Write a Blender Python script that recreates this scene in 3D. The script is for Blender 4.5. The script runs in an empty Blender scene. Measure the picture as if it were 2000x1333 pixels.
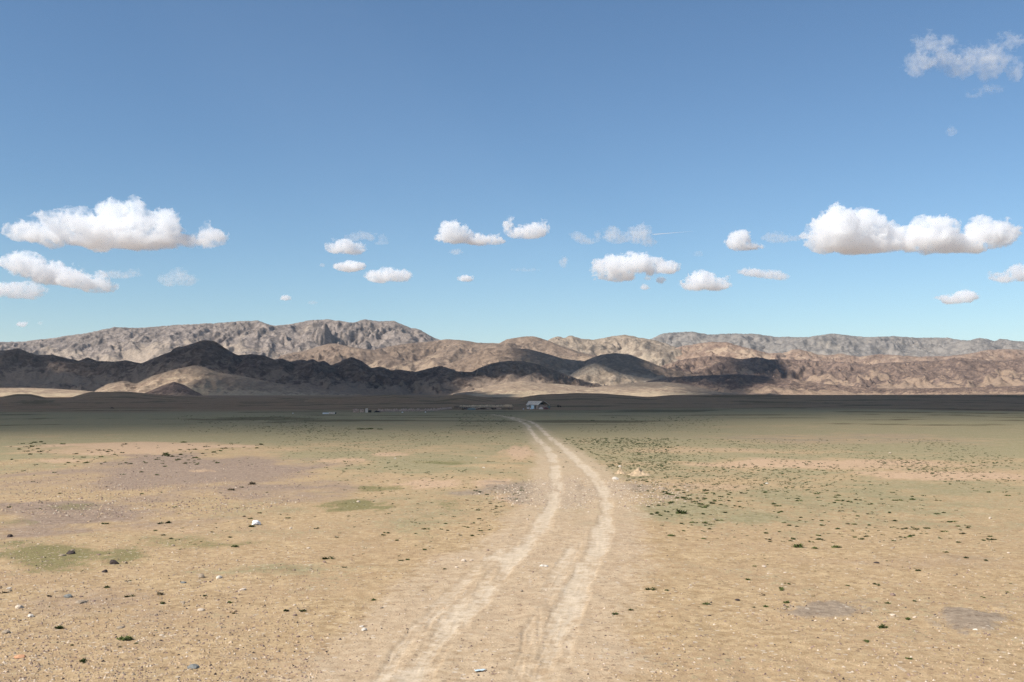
import bpy, math, random
import numpy as np

random.seed(7)
rng = np.random.default_rng(7)
scene = bpy.context.scene
COL = scene.collection

# ------------------------------------------------------------------ camera, sky, sun, exposure
F_PX = 1944.4                      # focal length in photograph pixels (35 mm on full frame)
CAM_Z = 4.0
PITCH = math.atan(98.5 / F_PX)     # the horizon lies a little below the middle of the frame
cd = bpy.data.cameras.new("camera")
cd.lens = 35.0; cd.sensor_width = 36.0; cd.clip_start = 0.5; cd.clip_end = 200000.0
cam = bpy.data.objects.new("camera", cd); COL.objects.link(cam)
cam.location = (0, 0, CAM_Z); cam.rotation_euler = (math.radians(90) + PITCH, 0, 0)
scene.camera = cam

SUN_EL = math.radians(43.0)
SUN_AZ = math.atan2(-0.84, -0.54)  # direction towards the sun: left of and behind the camera
S = np.array([math.cos(SUN_EL) * math.sin(SUN_AZ), math.cos(SUN_EL) * math.cos(SUN_AZ), math.sin(SUN_EL)])
world = bpy.data.worlds.new("World"); scene.world = world; world.use_nodes = True
wt = world.node_tree
bg = wt.nodes["Background"]
sky = wt.nodes.new("ShaderNodeTexSky"); sky.sky_type = 'NISHITA'; sky.sun_disc = False
sky.sun_elevation = SUN_EL; sky.sun_rotation = SUN_AZ
sky.altitude = 500.0; sky.air_density = 1.0; sky.dust_density = 0.1; sky.ozone_density = 4.5
tint = wt.nodes.new('ShaderNodeMix'); tint.data_type = 'RGBA'; tint.blend_type = 'MULTIPLY'; tint.inputs[0].default_value = 1.0
tint.inputs[7].default_value = (0.935, 1.01, 1.0, 1.0)            # the camera's white balance for the whole sky
wt.links.new(sky.outputs[0], tint.inputs[6]); wt.links.new(tint.outputs[2], bg.inputs[0]); bg.inputs[1].default_value = 0.09
sl = bpy.data.lights.new("sun", 'SUN'); sl.energy = 4.7; sl.angle = math.radians(0.53); sl.color = (1.0, 0.965, 0.91)
so = bpy.data.objects.new("sun", sl); COL.objects.link(so)
from mathutils import Vector
so.rotation_euler = Vector(-S).to_track_quat('-Z', 'Y').to_euler(); so.location = (-300, -300, 400)
scene.view_settings.view_transform = 'Standard'; scene.view_settings.look = 'None'
scene.view_settings.gamma = 1.0; scene.view_settings.use_curve_mapping = False
scene.view_settings.exposure = 0.45
cy = scene.cycles
cy.max_bounces = 24; cy.diffuse_bounces = 2; cy.glossy_bounces = 1; cy.transmission_bounces = 1
cy.volume_bounces = 22; cy.transparent_max_bounces = 8
cy.use_denoising = True; cy.denoising_prefilter = 'NONE'

# ------------------------------------------------------------------ noise
_CS = np.cos(np.arange(256) * 2 * np.pi / 256).astype(np.float32)
_SN = np.sin(np.arange(256) * 2 * np.pi / 256).astype(np.float32)
_K1, _K2, _K3 = np.uint32(374761393), np.uint32(668265263), np.uint32(2147483647)
def _mixh(n):
    n = (n ^ (n >> np.uint32(13))) * np.uint32(1274126177)
    n = (n ^ (n >> np.uint32(16))) * np.uint32(2246822519)
    return n ^ (n >> np.uint32(15))
def gn2(x, y, seed=0):
    """gradient noise, about -1..1"""
    x = np.asarray(x, np.float64); y = np.asarray(y, np.float64)
    xi = np.floor(x); yi = np.floor(y); fx = (x - xi).astype(np.float32); fy = (y - yi).astype(np.float32)
    hx = xi.astype(np.int64).astype(np.uint32) * _K1 + np.uint32((seed * 974711 + 13) % 4294967296)
    hy = yi.astype(np.int64).astype(np.uint32) * _K2
    ux = fx * fx * fx * (fx * (fx * 6 - 15) + 10); uy = fy * fy * fy * (fy * (fy * 6 - 15) + 10)
    def g(a, b, dx, dy):
        k = (_mixh(a + b) & np.uint32(255)).astype(np.intp)
        return _CS[k] * dx + _SN[k] * dy
    hx1 = hx + _K1; hy1 = hy + _K2; gx = fx - 1; gy = fy - 1
    a = g(hx, hy, fx, fy); a = a + (g(hx1, hy, gx, fy) - a) * ux
    b = g(hx, hy1, fx, gy); b = b + (g(hx1, hy1, gx, gy) - b) * ux
    return (a + (b - a) * uy) * 1.5
def fbm2(x, y, octv=5, seed=0, gain=0.5, lac=2.03):
    s = 0.0; a = 1.0; t = 0.0
    for o in range(octv):
        s = s + a * gn2(x, y, seed + o * 17); t += a
        x = x * lac + 13.7; y = y * lac - 7.1; a *= gain
    return s / t
def rid2(x, y, octv=5, seed=0, gain=0.5, lac=2.07):
    s = 0.0; a = 1.0; t = 0.0; w = 1.0
    for o in range(octv):
        n = (1 - np.abs(gn2(x, y, seed + o * 31))) ** 2
        s = s + a * n * w; t += a; w = np.clip(n * 1.6, 0, 1)
        x = x * lac + 5.3; y = y * lac + 9.2; a *= gain
    return s / t
def vn3(x, y, z, seed=0):
    xi = np.floor(x); yi = np.floor(y); zi = np.floor(z)
    fx = (x - xi).astype(np.float32); fy = (y - yi).astype(np.float32); fz = (z - zi).astype(np.float32)
    hx = xi.astype(np.int64).astype(np.uint32) * _K1 + np.uint32((seed * 974711 + 13) % 4294967296)
    hy = yi.astype(np.int64).astype(np.uint32) * _K2; hz = zi.astype(np.int64).astype(np.uint32) * _K3
    fx = fx * fx * (3 - 2 * fx); fy = fy * fy * (3 - 2 * fy); fz = fz * fz * (3 - 2 * fz)
    X = (hx, hx + _K1); Y = (hy, hy + _K2); Z = (hz, hz + _K3)
    def g(a, b, c): return (_mixh(X[a] + Y[b] + Z[c]) & np.uint32(65535)).astype(np.float32) * np.float32(1 / 32767.5) - 1
    def l(a, b, t): return a + (b - a) * t
    return l(l(l(g(0,0,0), g(1,0,0), fx), l(g(0,1,0), g(1,1,0), fx), fy),
             l(l(g(0,0,1), g(1,0,1), fx), l(g(0,1,1), g(1,1,1), fx), fy), fz)
def sstep(a, b, x):
    t = np.clip((np.asarray(x, float) - a) / (b - a), 0, 1); return t * t * (3 - 2 * t)

# ------------------------------------------------------------------ where things stand, measured from the photograph
CA, SA = math.cos(PITCH), math.sin(PITCH)
def ray(u, v):
    xc = (np.asarray(u, float) - 1000) / F_PX; yc = (666.5 - np.asarray(v, float)) / F_PX
    return xc, CA - yc * SA, SA + yc * CA
def project(x, y, z):
    zz = z - CAM_Z; dep = np.maximum(y * CA + zz * SA, 1e-3); up = -y * SA + zz * CA
    return 1000 + F_PX * x / dep, 666.5 - F_PX * up / dep
def ground_z(x, y):
    x = np.asarray(x, float); y = np.asarray(y, float)
    r = np.hypot(x, y)
    z = -5.0 * (1 - np.exp(-r / 300.0))
    z = z + 0.16 * fbm2(x / 26 + 3.1, y / 26, 3, 5) * sstep(10, 40, r) * (1 - sstep(250, 600, r))
    z = z + 0.9 * fbm2(x / 210 + 1.7, y / 260 + 4.2, 3, 9) * sstep(60, 300, r) * (1 - sstep(2500, 5000, r))
    z = z + 0.045 * fbm2(x / 1.1, y / 1.1, 4, 21, 0.55) * (1 - sstep(30, 80, r))
    return z
def on_ground(u, v):
    """point of the plain seen at photograph pixel (u, v)"""
    dx, dy, dz = ray(u, v)
    hd = np.hypot(dx, dy) + 0 * dz
    lo = np.full(hd.shape, 4.0); hi = np.full(hd.shape, 3000.0)
    for _ in range(34):                                 # first the smooth slope of the plain, then its unevenness
        mid = np.sqrt(lo * hi)
        below = CAM_Z + dz * mid < -5.0 * (1 - np.exp(-hd * mid / 300.0))
        hi = np.where(below, mid, hi); lo = np.where(below, lo, mid)
    t = np.sqrt(lo * hi)
    for _ in range(7):
        t2 = (ground_z(dx * t, dy * t) - CAM_Z) / np.minimum(dz, -1e-3)
        t = np.clip(0.35 * t + 0.65 * t2, 4.0, 3000.0)
    x = dx * t; y = dy * t
    return x, y, ground_z(x, y)

# ------------------------------------------------------------------ building helpers
def new_mesh(name, verts, faces, mats=(), smooth=True):
    """faces: (n,3) or (n,4) integer array"""
    me = bpy.data.meshes.new(name)
    verts = np.ascontiguousarray(verts, np.float32); faces = np.ascontiguousarray(faces, np.int32)
    n, k = faces.shape
    me.vertices.add(len(verts)); me.vertices.foreach_set("co", verts.ravel())
    me.loops.add(n * k); me.loops.foreach_set("vertex_index", faces.ravel())
    me.polygons.add(n); me.polygons.foreach_set("loop_start", np.arange(0, n * k, k, dtype=np.int32))
    me.polygons.foreach_set("loop_total", np.full(n, k, np.int32))
    me.polygons.foreach_set("use_smooth", np.full(n, smooth))
    me.update(calc_edges=True)
    for m in mats: me.materials.append(m)
    return me
def add_attr(me, name, vals):
    a = me.attributes.new(name, 'FLOAT', 'POINT'); a.data.foreach_set("value", np.ascontiguousarray(vals, np.float32).ravel())
def link(name, me, parent=None, loc=None):
    o = bpy.data.objects.new(name, me); COL.objects.link(o)
    if parent is not None: o.parent = parent
    if loc is not None: o.location = loc
    return o
def tag(o, label=None, cat=None, group=None, kind=None):
    if label: o["label"] = label
    if cat: o["category"] = cat
    if group: o["group"] = group
    if kind: o["kind"] = kind
    return o
def grid_faces(nr, nc, wrap=False):
    c = nc if wrap else nc - 1
    r, k = np.meshgrid(np.arange(nr - 1), np.arange(c), indexing='ij')
    a = r * nc + k; b = r * nc + (k + 1) % nc
    return np.stack([a, b, b + nc, a + nc], -1).reshape(-1, 4)

class NT:
    """small node-tree writer"""
    def __init__(s, name):
        s.m = bpy.data.materials.new(name); s.m.use_nodes = True; s.t = s.m.node_tree; s.t.nodes.clear()
        s.out = s.t.nodes.new("ShaderNodeOutputMaterial")
    def n(s, typ, ins=None, **kw):
        nd = s.t.nodes.new(typ)
        for k, v in kw.items(): setattr(nd, k, v)
        for k, v in (ins or {}).items(): s.put(nd.inputs[k], v)
        return nd
    def put(s, sock, v):
        if isinstance(v, bpy.types.NodeSocket): s.t.links.new(v, sock)
        elif isinstance(v, (tuple, list)) and len(v) == 3 and sock.type == 'RGBA': sock.default_value = (*v, 1)
        else: sock.default_value = v
    def attr(s, name): return s.n("ShaderNodeAttribute", attribute_name=name).outputs["Fac"]
    def pos(s): return s.n("ShaderNodeNewGeometry").outputs["Position"]
    def noise(s, vec, scale, detail=4, rough=0.55, lac=2.0, dist=0.0):
        return s.n("ShaderNodeTexNoise", {"Vector": vec, "Scale": scale, "Detail": detail, "Roughness": rough, "Lacunarity": lac, "Distortion": dist}).outputs["Fac"]
    def ramp(s, x, a, b, lo=0.0, hi=1.0):
        return s.n("ShaderNodeMapRange", {"Value": x, "From Min": a, "From Max": b, "To Min": lo, "To Max": hi}, interpolation_type='SMOOTHSTEP').outputs[0]
    def math(s, op, a, b=0.0, clamp=False):
        return s.n("ShaderNodeMath", {0: a, 1: b}, operation=op, use_clamp=clamp).outputs[0]
    def mix(s, f, a, b, mode='MIX'):
        nd = s.n("ShaderNodeMix", data_type='RGBA', blend_type=mode)
        s.put(nd.inputs[0], f); s.put(nd.inputs[6], a); s.put(nd.inputs[7], b)
        return nd.outputs[2]
    def bump(s, h, strength, dist):
        return s.n("ShaderNodeBump", {"Height": h, "Strength": strength, "Distance": dist}).outputs[0]
    def bsdf(s, col, rough=0.9, spec=0.15, normal=None, **extra):
        b = s.n("ShaderNodeBsdfPrincipled", {"Base Color": col, "Roughness": rough, "Specular IOR Level": spec})
        if normal is not None: s.put(b.inputs["Normal"], normal)
        s.t.links.new(b.outputs[0], s.out.inputs["Surface"]); return s.m

def plain(name, col, rough=0.85, var=0.25, scale=6.0, bump=0.3, spec=0.15):
    t = NT(name); p = t.n("ShaderNodeTexCoord").outputs["Object"]
    n = t.noise(p, scale, 5, 0.6)
    c = t.mix(t.ramp(n, 0.3, 0.7), tuple(x * (1 - var) for x in col), tuple(min(1, x * (1 + var)) for x in col))
    return t.bsdf(c, rough, spec, t.bump(n, bump, 0.02))

# ------------------------------------------------------------------ the plain
def edge_rows():
    px = np.concatenate([np.arange(1420, 1000, -3.0), np.arange(1000, 860, -2.2), np.arange(860, 800, -1.6), np.arange(800, 779, -1.2)])
    r = []
    for v in px:
        dx, dy, dz = ray(1000, v)
        lo, hi = 4.0, 3000.0
        for _ in range(40):
            m = math.sqrt(lo * hi)
            if CAM_Z + dz * m < -5.0 * (1 - math.exp(-m / 300.0)): hi = m
            else: lo = m
        r.append(lo)
    near = list(np.geomspace(0.6, r[0] * 0.95, 10))
    far = list(np.geomspace(r[-1] * 1.08, 40000, 52))
    return np.array(near + r + far)
RR = edge_rows()
AA = np.concatenate([np.linspace(-180, -33, 50)[:-1], np.linspace(-33, 33, 1000), np.linspace(33, 180, 50)[1:-1]])
AR = np.radians(AA)
R2, A2 = np.meshgrid(RR, AR, indexing='ij')
GX = (R2 * np.sin(A2)).ravel(); GY = (R2 * np.cos(A2)).ravel(); GR = R2.ravel()
GZ = ground_z(GX, GY)

def polyline(pts):
    u, v = zip(*pts); x, y, z = on_ground(np.array(u, float), np.array(v, float))
    P = np.stack([x, y], 1)
    # Catmull-Rom smoothing
    out = []
    for i in range(len(P) - 1):
        p0, p1, p2, p3 = P[max(i - 1, 0)], P[i], P[i + 1], P[min(i + 2, len(P) - 1)]
        for t in np.linspace(0, 1, 5)[:-1]:
            out.append(0.5 * (2 * p1 + (p2 - p0) * t + (2 * p0 - 5 * p1 + 4 * p2 - p3) * t * t + (3 * p1 - p0 - 3 * p2 + p3) * t ** 3))
    out.append(P[-1]); return np.array(out)
def dist_line(x, y, L):
    d = np.full(x.shape, 1e9)
    for a, b in zip(L[:-1], L[1:]):
        ab = b - a; t = np.clip(((x - a[0]) * ab[0] + (y - a[1]) * ab[1]) / (ab @ ab + 1e-9), 0, 1)
        d = np.minimum(d, np.hypot(x - a[0] - t * ab[0], y - a[1] - t * ab[1]))
    return d
RUTS = {
 'left': [(745, 1420), (795, 1333), (838, 1270), (885, 1212), (930, 1165), (972, 1122), (1012, 1080), (1045, 1045), (1064, 1012), (1080, 985), (1086, 955), (1085, 925), (1080, 897), (1068, 876), (1052, 860), (1038, 844), (1029, 830), (1013, 822), (995, 817), (975, 812), (955, 809)],
 'left_out': [(690, 1420), (745, 1333), (800, 1255), (850, 1195), (905, 1140), (960, 1094), (1010, 1060), (1045, 1035)],
 'right': [(1020, 1420), (1048, 1333), (1072, 1270), (1100, 1210), (1128, 1150), (1152, 1100), (1172, 1055), (1182, 1015), (1184, 985), (1178, 958), (1162, 935), (1140, 912), (1118, 892), (1098, 874), (1080, 860), (1064, 845), (1052, 834), (1040, 826), (1018, 820), (998, 815)],
 'right_in': [(985, 1420), (1010, 1333), (1032, 1260), (1058, 1180), (1080, 1140), (1104, 1100), (1130, 1060)],
}
RL = {k: polyline(v) for k, v in RUTS.items()}
def track_mask(x, y):
    """dust of the wheel ruts, dust between them, depth"""
    x = np.asarray(x, float); y = np.asarray(y, float); r = np.hypot(x, y)
    m = np.zeros(x.shape); b = np.zeros(x.shape)
    idx = np.where((r < 420) & (np.abs(x) < 0.16 * y + 3))[0]
    if len(idx) == 0: return m, b
    xi, yi = x[idx], y[idx]
    wob = 0.16 * fbm2(xi / 1.1, yi / 2.2, 3, 61)
    d1 = dist_line(xi, yi, RL['left']) + wob; d2 = dist_line(xi, yi, RL['right']) + wob
    e1 = dist_line(xi, yi, RL['left_out']) + wob; e2 = dist_line(xi, yi, RL['right_in']) + wob
    wid = 0.24 + 0.08 * sstep(30, 90, r[idx]) + 0.3 * sstep(120, 400, r[idx])
    mm = 0.92 * np.maximum(1 - sstep(wid * 0.1, wid * 2.5, d1), 1 - sstep(wid * 0.1, wid * 2.5, d2))
    mm = np.maximum(mm, 0.6 * np.maximum(1 - sstep(0.08, 0.36, e1), 1 - sstep(0.08, 0.40, e2)))
    mm *= np.clip(0.82 + 0.8 * fbm2(xi / 0.8, yi / 4.0, 4, 63), 0.45, 1) * (0.85 + 0.15 * sstep(16, 40, r[idx]))
    dm = np.minimum(np.minimum(d1, d2), np.minimum(e1, e2))
    mm *= 0.72 + 0.55 * np.clip(0.5 + 1.3 * fbm2(dm / 0.13 + 40, yi / 6.0, 3, 67), 0, 1)      # treads and smears along the ruts
    m[idx] = np.clip(mm, 0, 1)
    b[idx] = (1 - sstep(0.5, 2.3, np.minimum(np.minimum(d1, d2), np.minimum(e1, e2)) + 0.5 * fbm2(xi / 1.6, yi / 5.0, 4, 65))) * (1 - 0.5 * sstep(60, 140, r[idx]))
    return m, b
_PC = {}
def patch(x, y, u, v, du, dv, rag=0.8):
    if (u, v, dv) not in _PC: _PC[(u, v, dv)] = on_ground(np.array([u] * 3, float), np.array([v, v - dv, v + dv], float))
    cx, cyy, _ = _PC[(u, v, dv)]
    X0, Y0 = cx[0], cyy[0]; rx = du / F_PX * Y0; ry = max(abs(cyy[1] - cyy[2]) / 2, 0.2)
    Y0 = (cyy[1] + cyy[2]) / 2
    dx = (x - X0 * y / max(Y0, 1)) / rx; dy = (y - Y0) / ry
    d = np.full(x.shape, 9.0)
    k = np.where((np.abs(dx) < 2.2) & (np.abs(dy) < 2.2) & (y > 0))[0]
    if len(k):
        sx = max(min(rx, ry * 2), 0.4)
        d[k] = np.hypot(dx[k], dy[k]) + rag * fbm2(x[k] / sx * 1.7 + u, y[k] / max(ry, .4) * 1.7 + v, 6, 71, 0.62)
    return 1 - sstep(0.25, 1.25, d)
PATCHES = {
 'purple': [(250, 938, 430, 58, .95), (90, 1005, 260, 34, .85), (520, 960, 230, 30, .7), (60, 1038, 170, 18, .7), (330, 1025, 260, 18, .5), (120, 1190, 260, 60, .45), (400, 1260, 240, 40, .3), (1640, 860, 420, 16, .45), (620, 975, 90, 10, .4), (1850, 1100, 260, 26, .35), (1180, 1055, 140, 22, .35)],
 'grass': [(110, 1088, 190, 30, 1), (360, 1062, 170, 18, .6), (30, 1018, 60, 12, .5), (690, 990, 85, 16, 1), (735, 955, 70, 8, .8), (870, 904, 75, 5, .9), (140, 992, 70, 12, .5), (880, 985, 45, 16, .5), (1190, 1020, 150, 10, .5), (200, 1100, 120, 12, .5), (820, 1050, 80, 14, .35)],
 'sandy': [(260, 876, 270, 14, 1), (120, 900, 90, 6, .7), (840, 946, 85, 10, 1), (968, 945, 52, 12, 1), (1012, 886, 42, 16, .9), (670, 900, 60, 6, .7), (760, 888, 50, 5, .8), (1010, 975, 60, 20, .8), (1600, 908, 380, 12, .8), (1860, 930, 240, 12, .9), (1400, 880, 260, 8, .5), (400, 920, 40, 4, .7), (1370, 950, 160, 12, .5), (330, 1035, 140, 10, .5)],
 'grey': [(1120, 962, 240, 34, .9), (1612, 1194, 96, 22, 1), (1900, 1214, 92, 30, 1), (1350, 1190, 90, 14, .3), (960, 1180, 70, 10, .25)],
 'film': [(1360, 1005, 260, 32, .9), (1420, 965, 200, 14, .6), (560, 1115, 260, 20, .55), (830, 1030, 120, 30, .6), (1560, 1040, 240, 22, .4), (700, 910, 420, 36, .9), (1800, 965, 260, 14, .4)],
}
def ground_masks(x, y):
    r = np.hypot(x, y); o = {}
    for k, L in PATCHES.items():
        m = np.zeros(x.shape)
        for (u, v, du, dv, s) in L: m = np.maximum(m, s * patch(x, y, u, v, du, dv))
        o[k] = m
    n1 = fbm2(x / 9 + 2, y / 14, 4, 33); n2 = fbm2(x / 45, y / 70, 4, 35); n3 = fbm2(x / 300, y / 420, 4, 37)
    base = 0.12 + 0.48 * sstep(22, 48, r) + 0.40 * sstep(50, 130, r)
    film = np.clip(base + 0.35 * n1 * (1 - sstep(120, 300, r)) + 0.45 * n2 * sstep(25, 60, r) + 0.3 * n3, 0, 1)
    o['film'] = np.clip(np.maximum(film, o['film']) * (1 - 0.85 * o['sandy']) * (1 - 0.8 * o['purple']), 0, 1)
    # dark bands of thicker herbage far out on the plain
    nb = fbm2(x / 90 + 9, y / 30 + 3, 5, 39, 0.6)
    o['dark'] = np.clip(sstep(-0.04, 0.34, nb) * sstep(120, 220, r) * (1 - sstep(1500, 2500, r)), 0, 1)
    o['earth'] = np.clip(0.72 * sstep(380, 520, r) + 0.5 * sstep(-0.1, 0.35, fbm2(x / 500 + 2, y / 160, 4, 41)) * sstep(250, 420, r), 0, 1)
    return o
TM, TB = track_mask(GX, GY)
GM = ground_masks(GX, GY)
GZ = GZ - (0.026 * TM - 0.012 * np.clip(1 - np.abs(TM - 0.25) / 0.25, 0, 1)) * (1 - sstep(60, 160, GR))
GZ = GZ + 0.05 * GM['grey'] * (GY < 24) * (GX > 3)
gf = grid_faces(len(RR), len(AR), wrap=True)

def ground_material():
    t = NT("steppe_ground"); P = t.pos()
    a = {k: t.attr(k) for k in ("film", "grass", "sandy", "purple", "grey", "dark", "earth", "dust", "verge")}
    n_big = t.noise(P, 0.35, 5, 0.6); n_mid = t.noise(P, 3.6, 6, 0.72); n_fin = t.noise(P, 11.0, 4, 0.7)
    peb = t.n("ShaderNodeTexVoronoi", {"Vector": P, "Scale": 7.0, "Randomness": 1.0}, feature='F1')
    peb2 = t.n("ShaderNodeTexVoronoi", {"Vector": P, "Scale": 17.0, "Randomness": 1.0}, feature='F1')
    def sp(c, k): return tuple(min(1, x * k) for x in c)
    sand = t.mix(t.ramp(n_mid, 0.30, 0.70), (0.305, 0.206, 0.108), (0.515, 0.375, 0.218))
    sand = t.mix(t.ramp(n_big, 0.35, 0.7, 0, 0.55), sand, (0.39, 0.265, 0.16))
    film = t.mix(t.ramp(n_mid, 0.3, 0.7), (0.21, 0.176, 0.092), (0.355, 0.30, 0.175))
    sandy = t.mix(t.ramp(n_mid, 0.3, 0.7), (0.40, 0.265, 0.165), (0.52, 0.365, 0.235))
    purple = t.mix(t.ramp(n_mid, 0.3, 0.7), (0.21, 0.15, 0.107), (0.345, 0.255, 0.19))
    grey = t.mix(t.ramp(n_mid, 0.3, 0.7), (0.215, 0.16, 0.112), (0.36, 0.28, 0.20))
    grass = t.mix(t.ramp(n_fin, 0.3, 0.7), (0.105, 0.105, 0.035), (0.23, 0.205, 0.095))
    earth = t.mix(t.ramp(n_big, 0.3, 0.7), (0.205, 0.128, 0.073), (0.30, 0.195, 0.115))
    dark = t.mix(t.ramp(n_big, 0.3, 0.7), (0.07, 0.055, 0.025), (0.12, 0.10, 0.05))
    dust = t.mix(t.ramp(n_mid, 0.3, 0.7), (0.45, 0.35, 0.24), (0.59, 0.475, 0.345))
    sand = t.mix(t.ramp(n_fin, 0.52, 0.70, 0, 0.55), sand, (0.24, 0.165, 0.10))
    n_edge = t.math('ADD', t.math('MULTIPLY', n_big, 0.35), t.math('ADD', t.math('MULTIPLY', n_mid, 0.35), t.math('MULTIPLY', n_fin, 0.30)))
    def edge(m, lo=0.25, hi=0.75, k=0.5):
        return t.ramp(t.math('ADD', m, t.math('MULTIPLY', t.math('SUBTRACT', n_edge, 0.5), k * 4.5)), lo + 0.12, hi - 0.05)
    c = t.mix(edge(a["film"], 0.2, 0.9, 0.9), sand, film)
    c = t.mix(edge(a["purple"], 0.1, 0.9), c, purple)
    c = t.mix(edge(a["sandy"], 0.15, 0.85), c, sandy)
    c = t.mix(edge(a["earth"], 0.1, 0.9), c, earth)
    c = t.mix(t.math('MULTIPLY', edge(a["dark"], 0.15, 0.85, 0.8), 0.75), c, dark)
    c = t.mix(edge(a["grey"], 0.15, 0.8), c, grey)
    c = t.mix(t.math('MULTIPLY', edge(a["grass"], 0.15, 0.85, 0.8), 0.8), c, grass)
    c = t.mix(t.math('MULTIPLY', edge(a["verge"], 0.1, 0.95, 0.7), 0.72), c, t.mix(t.ramp(n_mid, 0.3, 0.7), (0.40, 0.29, 0.19), (0.53, 0.405, 0.275)))
    c = t.mix(edge(a["dust"], 0.15, 0.8, 0.45), c, dust)
    # single pebbles: pale, dark and rusty ones among the sand
    few = t.math('LESS_THAN', peb.outputs["Distance"], 0.30)
    pick = t.n("ShaderNodeSeparateColor", {"Color": peb.outputs["Color"]})
    pale = t.math('MULTIPLY', few, t.math('GREATER_THAN', pick.outputs[0], 0.86))
    darkp = t.math('MULTIPLY', few, t.math('LESS_THAN', pick.outputs[0], 0.20))
    nodust = t.math('SUBTRACT', 1.0, t.math('MULTIPLY', a["dust"], 0.8), True)
    c = t.mix(t.math('MULTIPLY', t.math('MULTIPLY', pale, 0.6), nodust), c, (0.56, 0.47, 0.37))
    c = t.mix(t.math('MULTIPLY', t.math('MULTIPLY', darkp, 0.6), nodust), c, (0.15, 0.10, 0.065))
    few2 = t.math('LESS_THAN', peb2.outputs["Distance"], 0.33)
    pick2 = t.n("ShaderNodeSeparateColor", {"Color": peb2.outputs["Color"]})
    c = t.mix(t.math('MULTIPLY', t.math('MULTIPLY', few2, t.math('GREATER_THAN', pick2.outputs[1], 0.75)), t.math('MULTIPLY', nodust, 0.45)), c, (0.20, 0.14, 0.09))
    h = t.math('ADD', t.math('MULTIPLY', n_mid, 0.6), t.math('MULTIPLY', n_fin, 0.35))
    h = t.math('ADD', h, t.math('MULTIPLY', t.math('SUBTRACT', 0.35, t.math('MINIMUM', peb2.outputs["Distance"], 0.35)), 0.7))
    st = t.math('SUBTRACT', 0.75, t.math('MULTIPLY', a["dust"], 0.5))
    nb = t.n("ShaderNodeBump", {"Height": h, "Distance": 0.05, "Strength": st}).outputs[0]
    return t.bsdf(c, 0.95, 0.05, nb)
M_GROUND = ground_material()
def dress(me, x, y, tm=None, tb=None, gm=None):
    if gm is None: gm = ground_masks(x, y)
    if tm is None: tm, tb = track_mask(x, y)
    for k in ("film", "grass", "sandy", "purple", "grey", "dark", "earth"): add_attr(me, k, gm[k])
    add_attr(me, "dust", tm); add_attr(me, "verge", tb)
def sub_mesh(name, keep):
    f = gf[keep]; used = np.unique(f); re = np.zeros(len(GX), np.int32); re[used] = np.arange(len(used))
    me = new_mesh(name, np.stack([GX[used], GY[used], GZ[used]], 1), re[f], [M_GROUND])
    dress(me, GX[used], GY[used], TM[used], TB[used], {k: v[used] for k, v in GM.items()})
    return me
is_track = (TM[gf].mean(1) > 0.42) | (TB[gf].mean(1) > 0.90)
# the middle of the polar sheet is closed by one more ring of triangles
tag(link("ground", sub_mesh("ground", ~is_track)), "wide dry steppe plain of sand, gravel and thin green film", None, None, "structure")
tag(link("dirt_track", sub_mesh("dirt_track", is_track)), "pale twin-rut dirt track winding across the plain to the house", None, None, "structure")

# ------------------------------------------------------------------ hills and mountains
def mountain_material(name, rock_a, rock_b, sand, size=30.0, patch_mix=0.5, bump=1.0):
    """size: width in metres of the outcrops that mottle the slopes"""
    t = NT(name); P = t.pos(); sa = t.attr("sand"); k0 = 1.0 / size
    stretch = t.n("ShaderNodeMapping", {"Vector": P, "Scale": (1.0, 1.0, 1.7)}).outputs[0]
    n1 = t.noise(stretch, 0.16 * k0, 5, 0.6, 2.1, 0.6); n2 = t.noise(stretch, 0.55 * k0, 6, 0.72, 2.1, 0.9); n3 = t.noise(stretch, 1.5 * k0, 4, 0.75, 2.1, 0.5)
    rock = t.mix(t.ramp(n2, 0.42, 0.60), rock_a, rock_b)
    rock = t.mix(t.ramp(n1, 0.35, 0.7, 0, 0.4), rock, t.mix(0.5, rock_a, sand))
    k = t.math('ADD', sa, t.math('MULTIPLY', t.math('SUBTRACT', n2, 0.5), 1.5))
    k = t.math('ADD', k, t.math('MULTIPLY', t.math('SUBTRACT', n1, 0.5), 0.8))
    c = t.mix(t.math('MULTIPLY', t.ramp(k, 0.36, 0.66), 0.92), rock, t.mix(t.ramp(n3, 0.35, 0.65), tuple(x * 0.80 for x in sand), tuple(x * 1.12 for x in sand)))
    spot = t.math('MULTIPLY', t.ramp(n3, 0.53, 0.62), t.math('SUBTRACT', 1.0, t.math('MULTIPLY', sa, 0.55)))
    c = t.mix(t.math('MULTIPLY', spot, patch_mix), c, tuple(x * 0.5 for x in rock_a))
    h = t.math('ADD', t.math('MULTIPLY', n2, 1.0), t.math('MULTIPLY', n3, 0.45))
    return t.bsdf(c, 0.95, 0.04, t.bump(h, 0.55 * bump, 0.6 * size))
SHADE = []     # (x, y, z, wanted shade) samples that say where the cloud shadows lie
def interp(pts, u):
    pu, pv = zip(*pts); return np.interp(u, pu, pv)
def smooth_crest(pts, u, rough, seed):
    v = interp(pts, u)
    k = np.ones(3) / 3; v2 = np.convolve(np.pad(v, 1, mode='edge'), k, 'valid')
    return v2 + rough * (fbm2(u / 17.0, u * 0 + seed, 3, seed) * 1.6 + fbm2(u / 5.0, u * 0 + 3.3, 2, seed + 5) * 0.8)
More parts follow.
